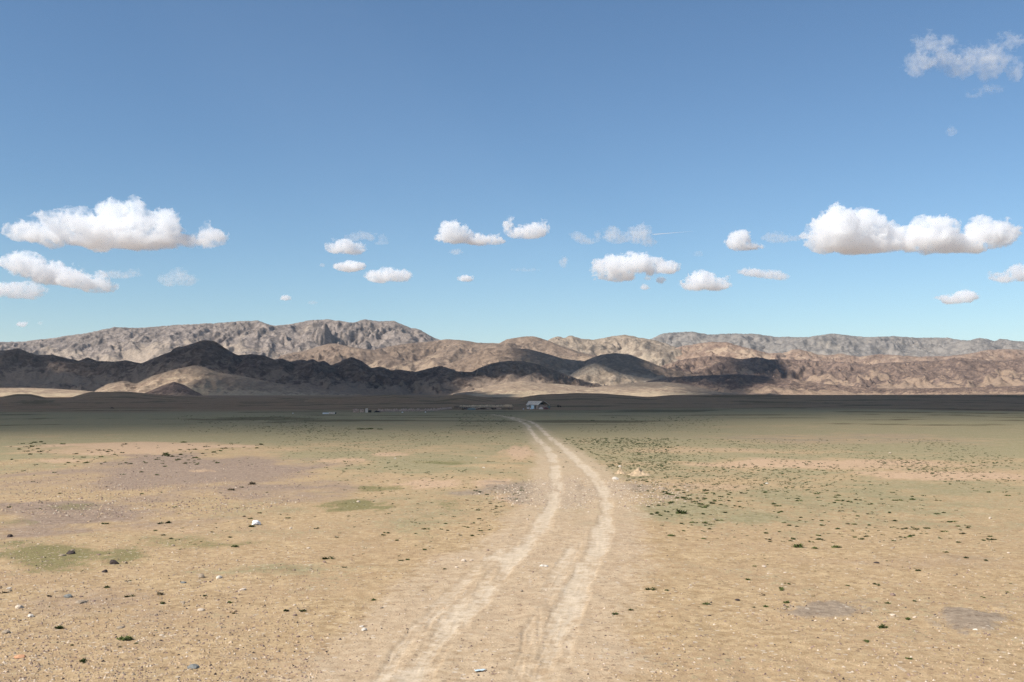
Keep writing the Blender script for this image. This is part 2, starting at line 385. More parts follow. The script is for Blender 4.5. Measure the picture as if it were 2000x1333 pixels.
def hill(name, label, pts, rc, wf, wb, mat, seed, spur=220.0, spur_k=0.55, detail=0.07, det_scale=120.0, power=1.25,
         crest_rough=0.5, base=-9.0, rows=110, step=1.9, shade=None, ground=False, bend=0.0, sand_bias=0.0, rug=1.0, cones=0):
    u0, u1 = pts[0][0], pts[-1][0]
    u = np.arange(u0, u1 + step, step)
    v = smooth_crest(pts, u, crest_rough, seed)
    rcv = rc * (1 + bend * fbm2(u / 160.0, u * 0 + 0.7, 2, seed + 3))
    dx, dy, dz = ray(u, v)
    zc = CAM_Z + rcv * dz / dy; tx = dx / dy
    ends = np.minimum(sstep(u0, u0 + 26, u), 1 - sstep(u1 - 26, u1, u)) if not ground else np.minimum(sstep(u0, u0 + 60, u), 1 - sstep(u1 - 60, u1, u))
    zc = base + (zc - base) * ends
    sf = -np.linspace(1, 0, rows) ** 1.15
    sb = np.linspace(0, 1, max(12, rows // 4))[1:]
    s = np.concatenate([sf, sb])
    Sg, _ = np.meshgrid(s, u, indexing='ij')
    w = np.where(Sg < 0, wf, wb)
    Yg = rcv[None, :] + Sg * w; Xg = tx[None, :] * Yg
    a = np.abs(Sg)
    wx = Xg + 0.35 * spur * fbm2(Xg / spur * 0.7, Yg / spur * 0.7, 3, seed + 11)
    wy = Yg + 0.35 * spur * fbm2(Xg / spur * 0.7 + 7, Yg / spur * 0.7 - 3, 3, seed + 12)
    r = rid2(wx / spur, wy / (spur * 1.9), 4, seed + 1)
    ae = np.clip(a * (1 + 1.5 * spur_k * (1 - a) * (1.0 - 2.3 * r) * sstep(0.0, 0.5, a)), 0, 1.0)
    g = np.clip(1 - ae, 0, 1) ** power
    g = g * (1 - 0.12 * sstep(0, 0.2, a) * 0)
    H = (zc[None, :] - base)
    dn = rid2(wx / det_scale + 4, wy / det_scale, 5, seed + 2) - 0.45
    fine = fbm2(Xg / (det_scale * 0.22), Yg / (det_scale * 0.22), 4, seed + 7)
    env = sstep(0.0, 0.10, a) * sstep(0.0, 0.18, g)
    r2 = rid2(wx / (det_scale * 0.5) + 9 + 0.25 * fine, wy / (det_scale * 1.7), 4, seed + 9) - 0.45
    Z = base + H * g + env * (H * detail * (1.4 * dn + 0.3 * fine) + rug * det_scale * (0.20 * r2 + 0.03 * fine))
    if cones:
        crng = np.random.default_rng(seed)
        for _ in range(cones):
            cu = crng.uniform(u0, u1); cs = crng.uniform(0.12, 0.85)
            zci = np.interp(cu, u, zc); rci = np.interp(cu, u, rcv); Yc = rci - cs * wf; Xc = np.interp(cu, u, tx) * Yc
            hh = (zci - base) * (1 - cs) ** power * crng.uniform(0.95, 1.3) + (zci - base) * crng.uniform(0.06, 0.24)
            slope = crng.uniform(0.34, 0.62)
            d = np.hypot(wx - Xc, (wy - Yc) * 0.8)
            d = d * (1 + 0.35 * (0.5 - r)) 
            zz = base + hh - slope * (np.sqrt(d * d + 40.0 ** 2) - 40.0) + 0.5 * env * (H * detail * 1.4 * dn + rug * det_scale * 0.26 * r2)
            Z = np.maximum(Z, np.where(a < 0.97, zz, Z))
    # nothing rises over the crest line that closes the view
    lim = CAM_Z + (zc - CAM_Z)[None, :] / rcv[None, :] * Yg
    lim = np.where(Sg < 0, lim - 0.004 * a * Yg * 0.6, 1e9)
    over = Z - lim
    Z = np.where((over > 0) & (zc > CAM_Z + 5)[None, :], lim - 0.25 * over * sstep(0, 0.1, a), Z)
    sand = np.clip(0.15 + sand_bias + 0.75 * sstep(0.35, 0.95, ae) - 1.0 * detail * 8 * dn + 0.25 * fine, 0, 1)
    V = np.stack([Xg.ravel(), Yg.ravel(), Z.ravel()], 1)
    me = new_mesh(name, V, grid_faces(len(s), len(u))[:, ::1], [mat])
    if ground: dress(me, V[:, 0], V[:, 1])
    else: add_attr(me, "sand", sand)
    o = tag(link(name, me), label, None, None, "structure")
    pu, pv = project(V[:, 0], V[:, 1], V[:, 2])
    m = (Sg.ravel() < 0.1) & (V[:, 2] > base + 2)
    sh = shade(pu, pv) if callable(shade) else np.full(pu.shape, float(shade or 0))
    SHADE.append((V[m, 0], V[m, 1], V[m, 2], sh[m]))
    return o
def in_poly(u, v, poly):
    c = np.zeros(u.shape, bool); n = len(poly)
    for i in range(n):
        x1, y1 = poly[i]; x2, y2 = poly[(i + 1) % n]
        if y1 == y2: continue
        hit = ((y1 > v) != (y2 > v)) & (u < (x2 - x1) * (v - y1) / (y2 - y1) + x1); c ^= hit
    return c

m_far_left = mountain_material("pale_grey_rock", (0.16, 0.13, 0.11), (0.325, 0.262, 0.217), (0.39, 0.305, 0.228), 34, 0.55)
m_far_right = mountain_material("blue_grey_rock", (0.165, 0.145, 0.125), (0.30, 0.26, 0.22), (0.33, 0.28, 0.225), 42, 0.4)
m_brown = mountain_material("brown_rock", (0.155, 0.11, 0.08), (0.265, 0.19, 0.135), (0.365, 0.265, 0.18), 26, 0.6)
m_tan = mountain_material("tan_rock", (0.21, 0.16, 0.115), (0.37, 0.285, 0.205), (0.45, 0.35, 0.245), 30, 0.5)
m_pink = mountain_material("pinkish_rock", (0.21, 0.14, 0.10), (0.335, 0.23, 0.165), (0.45, 0.325, 0.22), 30, 0.5)
m_rough = mountain_material("dark_brown_rock", (0.12, 0.085, 0.07), (0.245, 0.168, 0.125), (0.35, 0.245, 0.168), 22, 0.55)
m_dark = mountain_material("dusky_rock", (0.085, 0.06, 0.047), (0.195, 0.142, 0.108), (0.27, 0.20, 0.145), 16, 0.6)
m_sandhill = mountain_material("sandy_hill", (0.22, 0.155, 0.11), (0.34, 0.255, 0.175), (0.44, 0.335, 0.22), 13, 0.22, bump=0.5)

L1 = [(-140, 690), (-60, 676), (0, 668), (40, 668), (100, 661), (140, 655), (175, 650), (205, 643), (225, 639), (265, 641), (300, 639), (340, 635), (370, 634), (430, 631), (480, 627), (505, 627), (535, 637), (570, 633), (605, 626), (640, 624), (665, 627), (688, 631), (700, 628), (712, 624), (740, 628), (770, 627), (785, 634), (800, 640), (820, 644), (835, 653), (850, 661), (880, 670), (930, 684), (980, 700)]
L4 = [(1220, 690), (1260, 668), (1290, 653), (1310, 650), (1352, 648), (1384, 654), (1419, 652), (1450, 652), (1480, 653), (1510, 658), (1560, 659), (1575, 659), (1608, 654), (1632, 652), (1660, 656), (1695, 659), (1744, 657), (1790, 660), (1853, 660), (1877, 665), (1895, 665), (1912, 660), (1930, 663), (1944, 667), (1951, 662), (1975, 665), (2000, 668), (2080, 672), (2150, 690)]
L3 = [(1030, 690), (1060, 672), (1075, 662), (1090, 657), (1103, 661), (1114, 655), (1135, 662), (1160, 664), (1190, 658), (1220, 654), (1245, 659), (1270, 663), (1300, 671), (1340, 685), (1380, 700)]
L5 = [(1260, 705), (1300, 688), (1330, 677), (1365, 671), (1390, 668), (1420, 669), (1460, 680), (1500, 690), (1530, 690), (1545, 684), (1559, 682), (1575, 686), (1600, 693), (1620, 694), (1640, 691), (1680, 697), (1720, 692), (1750, 694), (1790, 697), (1850, 696), (1900, 690), (1926, 684), (1965, 682), (2000, 684), (2080, 690), (2150, 705)]
L2 = [(520, 705), (560, 692), (600, 684), (640, 672), (655, 671), (675, 676), (700, 680), (730, 684), (760, 677), (800, 671), (845, 667), (870, 663), (905, 665), (935, 670), (975, 671), (990, 663), (1020, 658), (1040, 657), (1053, 660), (1072, 666), (1095, 676), (1140, 690), (1200, 702), (1260, 715)]
L6 = [(1250, 735), (1300, 712), (1342, 701), (1391, 695), (1430, 699), (1450, 702), (1480, 698), (1500, 702), (1530, 702), (1560, 703), (1600, 706), (1650, 708), (1700, 713), (1740, 708), (1770, 707), (1830, 705), (1870, 699), (1920, 704), (1960, 705), (2000, 698), (2080, 696), (2150, 712)]
L8 = [(840, 735), (866, 715), (900, 702), (930, 689), (950, 681), (985, 679), (1030, 682), (1060, 689), (1100, 701), (1140, 706), (1160, 698), (1174, 693), (1202, 690), (1230, 693), (1265, 706), (1300, 720), (1340, 730), (1400, 742), (1450, 755)]
L7 = [(-140, 700), (-60, 690), (0, 685), (18, 684), (35, 680), (52, 687), (73, 694), (101, 693), (140, 702), (154, 705), (171, 698), (189, 705), (224, 707), (245, 704), (276, 710), (315, 694), (350, 682), (385, 671), (402, 668), (416, 673), (437, 684), (465, 694), (493, 692), (518, 695), (535, 703), (550, 700), (567, 707), (588, 702), (600, 705), (611, 701), (622, 708), (632, 704), (647, 714), (668, 705), (687, 697), (705, 705), (726, 719), (743, 716), (764, 724), (782, 722), (810, 727), (845, 718), (859, 715), (876, 719), (894, 726), (922, 727), (936, 719), (960, 710), (992, 705), (1020, 706), (1048, 711), (1072, 720), (1107, 732), (1135, 743), (1160, 750), (1200, 758), (1240, 766)]
L9 = [(1085, 750), (1111, 734), (1130, 722), (1146, 714), (1164, 709), (1181, 715), (1212, 729), (1247, 736), (1300, 744), (1340, 752)]
L11 = [(1225, 760), (1265, 745), (1300, 738), (1370, 734), (1440, 731), (1482, 734), (1530, 740), (1545, 738), (1580, 747), (1650, 754), (1750, 760), (1900, 757), (2000, 754), (2090, 756), (2150, 765)]
L12 = [(1110, 766), (1160, 757), (1200, 752), (1250, 747), (1290, 746), (1330, 749), (1380, 757), (1420, 764), (1460, 769)]
L13 = [(165, 772), (190, 761), (210, 750), (241, 744), (266, 750), (297, 735), (336, 723), (360, 718), (381, 714), (402, 718), (427, 728), (462, 733), (490, 738), (525, 746), (600, 758), (660, 766), (720, 772)]
L14 = [(262, 775), (290, 765), (315, 754), (340, 746), (360, 752), (382, 765), (410, 775)]
L18 = [(850, 780), (890, 766), (930, 758), (970, 751), (1000, 745), (1020, 743), (1060, 748), (1110, 752), (1160, 757), (1220, 768)]
LITKNOLL = [(25, 724), (45, 710), (73, 702), (100, 705), (132, 721), (105, 736), (55, 738)]
L17 = [(-140, 757), (0, 758), (60, 758), (110, 760), (160, 763), (210, 768), (250, 773)]
SW1 = [(-160, 781), (-40, 778), (0, 776), (31, 770), (60, 770), (90, 777), (130, 779), (175, 766), (245, 765), (300, 770), (350, 774), (420, 778), (500, 782), (620, 786)]
SW2 = [(560, 779), (640, 776), (700, 775), (768, 771), (800, 773), (852, 778), (880, 772), (905, 770), (932, 775), (960, 781), (978, 785), (1040, 790)]
SW3 = [(960, 792), (995, 784), (1027, 775), (1055, 771), (1125, 768), (1177, 769), (1230, 773), (1265, 776), (1310, 772), (1400, 771), (1482, 771), (1600, 772), (1750, 771.5), (1900, 771), (2060, 771), (2160, 774)]

def edge_curve(u, v, curve, soft):
    """0 left of a curve given as (v -> u), 1 right of it"""
    vs, us = zip(*sorted((b, a) for a, b in curve)); return sstep(-soft, soft, u - np.interp(v, vs, us))
LIT7 = [(868, 782), (888, 764), (905, 757), (940, 748), (975, 743), (1000, 736), (1020, 735), (1050, 740), (1100, 745), (1170, 750), (1230, 790), (868, 800)]
def sh7(u, v): return np.where(in_poly(u, v, LIT7) | in_poly(u, v, LITKNOLL), 0.0, 0.935)
def sh13(u, v): return edge_curve(u, v, [(478, 726), (462, 733), (420, 747), (381, 761), (368, 775)], 8)
def sh8(u, v): return sstep(1000, 1045, u) * np.where(v < 684, 0.3, 1.0)
def sh6(u, v): return np.where(in_poly(u, v, [(1416, 727), (1442, 708), (1465, 694), (1484, 694), (1498, 712), (1516, 733), (1450, 736)]), 1.0, 0.0)
def sh11(u, v): return 1 - sstep(1430, 1520, u + (v - 740) * 1.5)
def sh12(u, v): return sstep(1365, 1400, u)

hill("mountain_range", "pale grey rocky mountain range on the far left skyline", L1, 7000, 1500, 900, m_far_left, 101, spur=420, spur_k=0.62, detail=0.10, det_scale=200, cones=39, rug=1.56, rows=120, crest_rough=0.9, bend=0.05)
hill("mountain_range", "blue-grey mountain range along the far right skyline", L4, 9000, 1500, 900, m_far_right, 111, spur=480, spur_k=0.6, detail=0.10, det_scale=230, cones=39, rug=1.25, rows=90, crest_rough=0.9, bend=0.04)
hill("mountain_range", "light tan rocky peaks on the skyline right of the middle", L3, 6500, 1100, 700, m_tan, 121, spur=300, spur_k=0.6, detail=0.10, det_scale=150, cones=18, rug=1.56, rows=90, crest_rough=0.9)
hill("mountain_range", "brown rounded mountains on the skyline in the middle", L2, 5600, 1000, 700, m_brown, 131, spur=300, spur_k=0.6, detail=0.075, det_scale=150, cones=27, rug=1.01, rows=110, crest_rough=0.5, bend=0.04)
hill("mountain_range", "pinkish tan hills below the blue-grey range on the right", L5, 6300, 1100, 700, m_pink, 141, spur=260, spur_k=0.62, detail=0.10, det_scale=140, cones=39, rug=1.40, rows=90, crest_rough=0.9, sand_bias=0.1)
hill("rocky_hills", "rugged dark brown rocky hills on the right", L6, 4700, 900, 600, m_rough, 151, spur=210, spur_k=0.66, detail=0.13, det_scale=110, cones=51, rug=1.72, rows=130, crest_rough=0.9, shade=sh6, bend=0.05)
hill("rocky_hills", "brown hill half in cloud shadow behind the middle ridge", L8, 4100, 700, 500, m_brown, 161, rug=0.7, spur=230, spur_k=0.5, detail=0.05, det_scale=120, cones=9, rows=100, crest_rough=0.35, shade=sh8)
hill("rocky_hills", "sunlit conical tan hill right of the middle ridge", L9, 3500, 420, 380, m_tan, 171, rug=0.6, spur=150, spur_k=0.5, detail=0.07, det_scale=80, rows=70, crest_rough=0.4, shade=0.0, sand_bias=0.15)
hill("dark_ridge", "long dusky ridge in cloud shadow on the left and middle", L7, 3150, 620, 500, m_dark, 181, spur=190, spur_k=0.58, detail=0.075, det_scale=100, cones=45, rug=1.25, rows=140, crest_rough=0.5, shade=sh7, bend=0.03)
hill("foothill", "low brown foothill at the foot of the rugged right hills", L11, 3000, 620, 500, m_rough, 191, rug=0.6, spur=170, spur_k=0.5, detail=0.07, det_scale=90, rows=80, crest_rough=0.3, shade=sh11, sand_bias=0.12)
hill("foothill", "low sunlit sandy foothill right of the middle", L12, 2750, 1200, 300, m_sandhill, 201, spur=200, spur_k=0.3, detail=0.04, det_scale=80, power=1.6, rug=0.2, rows=90, crest_rough=0.2, shade=sh12, sand_bias=0.2)
hill("foothill", "sandy hill on the left with its near side sunlit", L13, 2600, 420, 300, m_sandhill, 211, rug=0.5, spur=150, spur_k=0.4, detail=0.07, det_scale=70, rows=90, crest_rough=0.4, shade=sh13)
hill("foothill", "small rounded brown hill before the sandy left hill", L14, 2250, 220, 160, m_rough, 221, rug=0.4, spur=100, spur_k=0.35, detail=0.05, det_scale=50, rows=50, crest_rough=0.2, shade=0.8)
hill("foothill", "low sunlit sandy slope under the middle of the dusky ridge", L18, 2800, 1500, 300, m_sandhill, 231, spur=200, spur_k=0.3, detail=0.05, det_scale=80, power=1.7, rug=0.25, rows=100, crest_rough=0.3, shade=0.0, sand_bias=0.2)
hill("foothill", "bright sandy slope at the far left edge of the plain", L17, 2050, 500, 260, m_sandhill, 241, rug=0.15, spur=120, spur_k=0.25, detail=0.03, det_scale=60, rows=40, crest_rough=0.15, shade=0.0, sand_bias=0.3)
hill("low_rise", "low shaded swell of the plain at the far left", SW1, 1250, 420, 250, M_GROUND, 251, spur=160, spur_k=0.15, detail=0.02, det_scale=60, rows=50, crest_rough=0.1, shade=1.0, ground=True, rug=0.04)
hill("low_rise", "low shaded swell of the plain behind the ruined walls", SW2, 900, 300, 220, M_GROUND, 261, spur=140, spur_k=0.12, detail=0.02, det_scale=60, rows=50, crest_rough=0.08, shade=1.0, ground=True, rug=0.04)
hill("low_rise", "low shaded swell of the plain behind the house", SW3, 1000, 380, 220, M_GROUND, 271, spur=140, spur_k=0.12, detail=0.02, det_scale=60, rows=50, crest_rough=0.08, shade=1.0, ground=True, rug=0.04)

# ------------------------------------------------------------------ clouds overhead, outside the picture, that shade the plain and the near hills
def shade_plain(u, v, y):
    left = 1 - sstep(-5, 5, v - np.interp(u, [-400, 0, 300, 450, 600, 760], [850, 852, 857, 866, 878, 884]))
    mid = 1 - sstep(826, 890, v)
    right = (1 - sstep(812, 838, v)) * 0.62 + (1 - sstep(840, 882, v)) * 0.38
    wl = 1 - sstep(420, 640, u); wr = sstep(1000, 1250, u)
    s = left * wl + right * wr + mid * np.clip(1 - wl - wr, 0, 1)
    xw = (u - 1000) / F_PX * y
    s = s * (1 - 0.07 * sstep(-0.05, 0.4, fbm2(xw / 420, y / 300, 3, 91)))
    s = s * (1 - (y > 1080) * sstep(840, 880, u) * (1 - sstep(1380, 1430, u)) - (y > 1400) * (1 - sstep(150, 240, u)))
    return np.clip(s, 0, 1) * (0.965 - 0.085 * sstep(795, 815, v) - 0.13 * sstep(900, 1400, u) * sstep(797, 816, v)) * sstep(771.0, 773.0, v)
gm = (GR > 25) & (GR < 3500) & (np.abs(np.arctan2(GX, GY)) < math.radians(36))
gu, gv = project(GX[gm], GY[gm], GZ[gm])
SHADE.append((GX[gm], GY[gm], GZ[gm], shade_plain(gu, gv, GY[gm])))
CLOUD_Z = 1900.0; CELL = 20.0
X0c, X1c, Y0c, Y1c = -5000.0, 1300.0, -1700.0, 4700.0
ncx, ncy = int((X1c - X0c) / CELL), int((Y1c - Y0c) / CELL)
Wg = np.zeros((ncy, ncx)); Sg_ = np.zeros((ncy, ncx))
for (x, y, z, sh) in SHADE:
    tt = (CLOUD_Z - z) / S[2]; cx = x + S[0] * tt; cyy = y + S[1] * tt
    i = ((cyy - Y0c) / CELL).astype(int); j = ((cx - X0c) / CELL).astype(int)
    ok = (i >= 0) & (i < ncy) & (j >= 0) & (j < ncx)
    w1 = np.zeros((ncy, ncx)); s1 = np.zeros((ncy, ncx))
    np.add.at(w1, (i[ok], j[ok]), 1.0); np.add.at(s1, (i[ok], j[ok]), sh[ok])
    has = w1 > 0; Wg[has] += 1; Sg_[has] += (s1[has] / w1[has])      # each hill counts once per cell
def box(a, k):
    for ax in (0, 1):
        p = [(0, 0), (0, 0)]; p[ax] = (k + 1, k)
        c = np.cumsum(np.pad(a, p, mode='edge'), ax)
        n = a.shape[ax]
        a = (np.take(c, range(2 * k + 1, 2 * k + 1 + n), ax) - np.take(c, range(0, n), ax)) / (2 * k + 1)
    return a
Fs = np.where(Wg > 0, Sg_ / np.maximum(Wg, 1e-9), 0); known = Wg > 0
for k in (1, 2, 4, 8, 16):
    bw = box(known.astype(float), k); bs = box(np.where(known, Fs, 0), k)
    new = (~known) & (bw > 0.02)
    Fs[new] = (bs / np.maximum(bw, 1e-9))[new]; known |= new
ii, jj = np.meshgrid(np.arange(ncy), np.arange(ncx), indexing='ij')
xc_ = X0c + (jj + 0.5) * CELL; yc_ = Y0c + (ii + 0.5) * CELL
rim = np.minimum(np.minimum(jj, ncx - 1 - jj), np.minimum(ii, ncy - 1 - ii)) + 14 * fbm2(xc_ / 500, yc_ / 500, 4, 301)
Fs = box(Fs, 1) * sstep(2, 22, rim)
Fs = np.clip(Fs, 0, 0.97)
M_CASTER_SIGMA = 0.022
thick = -np.log(1 - Fs) * S[2] / M_CASTER_SIGMA
lump = box(sstep(0.85, 0.97, Fs), 5)
thick = thick + lump * (160 + 190 * np.clip(fbm2(xc_ / 420, yc_ / 420, 5, 303) + 0.25, 0, 1.2))
thick[thick < 1.0] = 0

def cloud_material(name, sigma, aniso=0.25):
    t = NT(name)
    pv = t.n("ShaderNodeVolumePrincipled", {"Color": (1.0, 1.0, 1.0), "Density": sigma, "Anisotropy": aniso})
    t.t.links.new(pv.outputs[0], t.out.inputs["Volume"])
    return t.m
m_over = cloud_material("overhead_cloud", M_CASTER_SIGMA)
lab = np.zeros((ncy, ncx), int); nlab = 0; comps = []
filled = thick > 0
for (si, sj) in zip(*np.where(filled)):
    if lab[si, sj]: continue
    nlab += 1; st = [(si, sj)]; lab[si, sj] = nlab; n = 0
    while st:
        a, b = st.pop(); n += 1
        for a2, b2 in ((a + 1, b), (a - 1, b), (a, b + 1), (a, b - 1)):
            if 0 <= a2 < ncy and 0 <= b2 < ncx and filled[a2, b2] and not lab[a2, b2]:
                lab[a2, b2] = nlab; st.append((a2, b2))
    comps.append((n, nlab))
comps.sort(reverse=True)
over_n = 0
for n, L in comps:
    if n < 25: continue
    m = lab == L
    # corners: thickness is zero all round the outline, so top and bottom sheets meet there
    tc = np.zeros((ncy + 1, ncx + 1)); cnt = np.zeros_like(tc); mn = np.full_like(tc, 1.0)
    tm_ = np.where(m, thick, 0)
    for a in (0, 1):
        for b in (0, 1):
            tc[a:a + ncy, b:b + ncx] += tm_; cnt[a:a + ncy, b:b + ncx] += 1
            mn[a:a + ncy, b:b + ncx] *= m
    mn[0, :] = mn[-1, :] = 0; mn[:, 0] = mn[:, -1] = 0
    tc = tc / 4 * (mn > 0)
    fi, fj = np.where(m); q = np.stack([fi * (ncx + 1) + fj, fi * (ncx + 1) + fj + 1, (fi + 1) * (ncx + 1) + fj + 1, (fi + 1) * (ncx + 1) + fj], 1)
    used = np.unique(q); re = np.zeros((ncy + 1) * (ncx + 1), np.int64); re[used] = np.arange(len(used))
    ui, uj = used // (ncx + 1), used % (ncx + 1)
    tv = tc[ui, uj]; inner = mn[ui, uj] > 0
    xx = X0c + uj * CELL; yy = Y0c + ui * CELL
    bot = CLOUD_Z - 0.12 * tv; top = CLOUD_Z + 0.88 * tv
    # outline vertices are shared by both sheets
    top_id = np.arange(len(used)); bot_id = top_id.copy(); k = inner.sum(); bot_id[inner] = len(used) + np.arange(k)
    V = np.concatenate([np.stack([xx, yy, np.where(inner, top, CLOUD_Z)], 1), np.stack([xx, yy, bot], 1)[inner]])
    qq = re[q]
    me = new_mesh("overhead_cloud", V, np.concatenate([top_id[qq], bot_id[qq][:, ::-1]]), [m_over])
    o = link("overhead_cloud", me); over_n += 1
    tag(o, "%s cloud high overhead, above the picture, shading the plain and hills" % ("broad sheet of" if over_n == 1 else "smaller drifting"), "cloud", "clouds overhead above the picture")

# ------------------------------------------------------------------ clouds in the picture
import openvdb
CLOUD_MATS = {}
def cloud_mat(sig, size=None):
    """size: metres across of the billows that thin and thicken inside the cloud"""
    key = float("%.2g" % sig)
    if size is None:
        if key not in CLOUD_MATS: CLOUD_MATS[key] = cloud_material("cloud_vapour", key)
        return CLOUD_MATS[key]
    t = NT("cloud_vapour"); P = t.n("ShaderNodeTexCoord").outputs["Object"]
    n = t.noise(P, 1.0 / size, 2.4, 0.6, 2.3)
    d = t.math('MULTIPLY', t.ramp(n, 0.34, 0.62, 0.06, 1.85), key)
    pv = t.n("ShaderNodeVolumePrincipled", {"Color": (1.0, 1.0, 1.0), "Density": d, "Anisotropy": 0.2})
    t.t.links.new(pv.outputs[0], t.out.inputs["Volume"])
    return t.m
BASE_ALT = 1900.0
def cloud(label, blobs, od, wisp=0.0, vox=None, seed=0, group="clouds in the sky"):
    """blobs: (u, v, ru, rv) in photograph pixels; od: optical depth through a typical half width; wisp: raggedness"""
    b = np.array(blobs, float)
    vb = (b[:, 1] + b[:, 3]).max()
    D = BASE_ALT * F_PX / (765 - vb); D = min(D, 26000.0)
    sc = D / F_PX                                     # metres per pixel there
    size = max(np.ptp(np.concatenate([b[:, 0] - b[:, 2], b[:, 0] + b[:, 2]])), 8)
    if vox is None: vox = np.clip(size / 190, 0.7, 1.5)
    pad = 5 + 0.12 * b[:, 2:].max()
    u0, u1 = (b[:, 0] - b[:, 2]).min() - pad, (b[:, 0] + b[:, 2]).max() + pad
    v0, v1 = (b[:, 1] - b[:, 3]).min() - pad, vb + pad
    rd = np.sqrt(b[:, 2] * b[:, 3]) * 1.15            # depth radius, pixels
    dz = np.array([0.0] * len(b))
    rr = random.Random(seed * 7 + 3)
    for i in range(len(b)): dz[i] = rr.uniform(-0.35, 0.35) * rd[i]
    w1 = (np.abs(dz) + rd).max() + pad
    U = np.arange(u0, u1, vox); Vv = np.arange(v0, v1, vox); Wd = np.arange(-w1, w1, vox * 1.25)
    u, v, w = np.meshgrid(U, Vv, Wd, indexing='ij')
    u = u.astype(np.float32); v = v.astype(np.float32); w = w.astype(np.float32)
    acc = np.zeros(u.shape, np.float32); kk = 7.0
    for (bu, bv, ru, rv), r3, z0 in zip(b, rd, dz):
        q = np.sqrt(((u - bu) / ru) ** 2 + ((v - bv) / rv) ** 2 + ((w - z0) / r3) ** 2)
        d = (1 - q) * min(ru, rv, r3)                 # rough distance inside, pixels
        acc += np.exp(np.clip(d / 2.2, -30, 30))
    f = np.log(acc + 1e-9) * 2.2
    R = np.sqrt(b[:, 2] * b[:, 3]).max()
    f -= 0.05 * R
    near = np.abs(f) < 0.75 * R + 8
    un, vn_, wn = u[near], v[near], w[near]
    lam = max(0.75 * R, 5.0); amp = 0.34 * R * (1 + 0.9 * wisp); tot = np.zeros(un.shape, np.float32)
    o = 0
    while lam > vox * 1.6 and o < 6:
        n = vn3(un / lam + seed * 3.7, vn_ / lam * 1.15 + o * 11.3, wn / lam - seed, seed * 13 + o)
        tot += amp * (0.55 - 1.5 * np.abs(n)) if o > 0 else amp * 0.8 * n      # billows
        lam *= 0.47; amp *= (0.65 + 0.10 * wisp); o += 1
    # bases are flatter and smoother than tops
    hgt = np.clip((vb - vn_) / max(vb - (b[:, 1] - b[:, 3]).min(), 1), 0, 1)
    f[near] += tot * (0.35 + 0.65 * sstep(0.05, 0.5, hgt)).astype(np.float32)
    f[0] = f[-1] = -3; f[:, 0] = f[:, -1] = -3; f[:, :, 0] = f[:, :, -1] = -3
    g = openvdb.FloatGrid(); g.background = 3.0
    g.copyFromArray(np.ascontiguousarray(np.clip(-f, -3, 3)))
    pts, quads = g.convertToQuads(0.0)
    if len(quads) == 0: return None
    pu = u0 + pts[:, 0] * vox; pv = v0 + pts[:, 1] * vox; pw = -w1 + pts[:, 2] * vox * 1.25
    dx, dy, dzz = ray(b[:, 0].mean(), (b[:, 1]).mean())
    # pixel plane at distance D, upright in the world; depth runs along +Y
    X = (pu - 1000) * sc; Z = CAM_Z + (765 - pv) * sc; Y = D + pw * sc
    org = np.array([(b[:, 0].mean() - 1000) * sc, D, CAM_Z + (765 - vb) * sc])
    V = np.stack([X, Y, Z], 1) - org
    V = drop_crumbs(V, quads)
    me = new_mesh("cloud", V[0], V[1], [cloud_mat(0.34 * od / (R * sc) * (0.6 if od < 2 else 1.0), 0.45 * R * sc)])
    ob = link("cloud", me, loc=org)
    tag(ob, label, "cloud", group); return ob
def drop_crumbs(V, quads, keep=40):
    """leave out specks that the noise cut loose"""
    par = np.arange(len(V))
    while True:
        m = par[quads].min(1); p2 = par.copy()
        for k in range(4): np.minimum.at(p2, quads[:, k], m)
        p2 = p2[p2]
        if (p2 == par).all(): break
        par = p2
    root = par[quads[:, 0]]; ids, cnt = np.unique(root, return_counts=True)
    good = np.isin(root, ids[cnt >= min(keep, cnt.max())])
    q = quads[good]; used = np.unique(q); re = np.zeros(len(V), np.int64); re[used] = np.arange(len(used))
    return V[used], re[q]

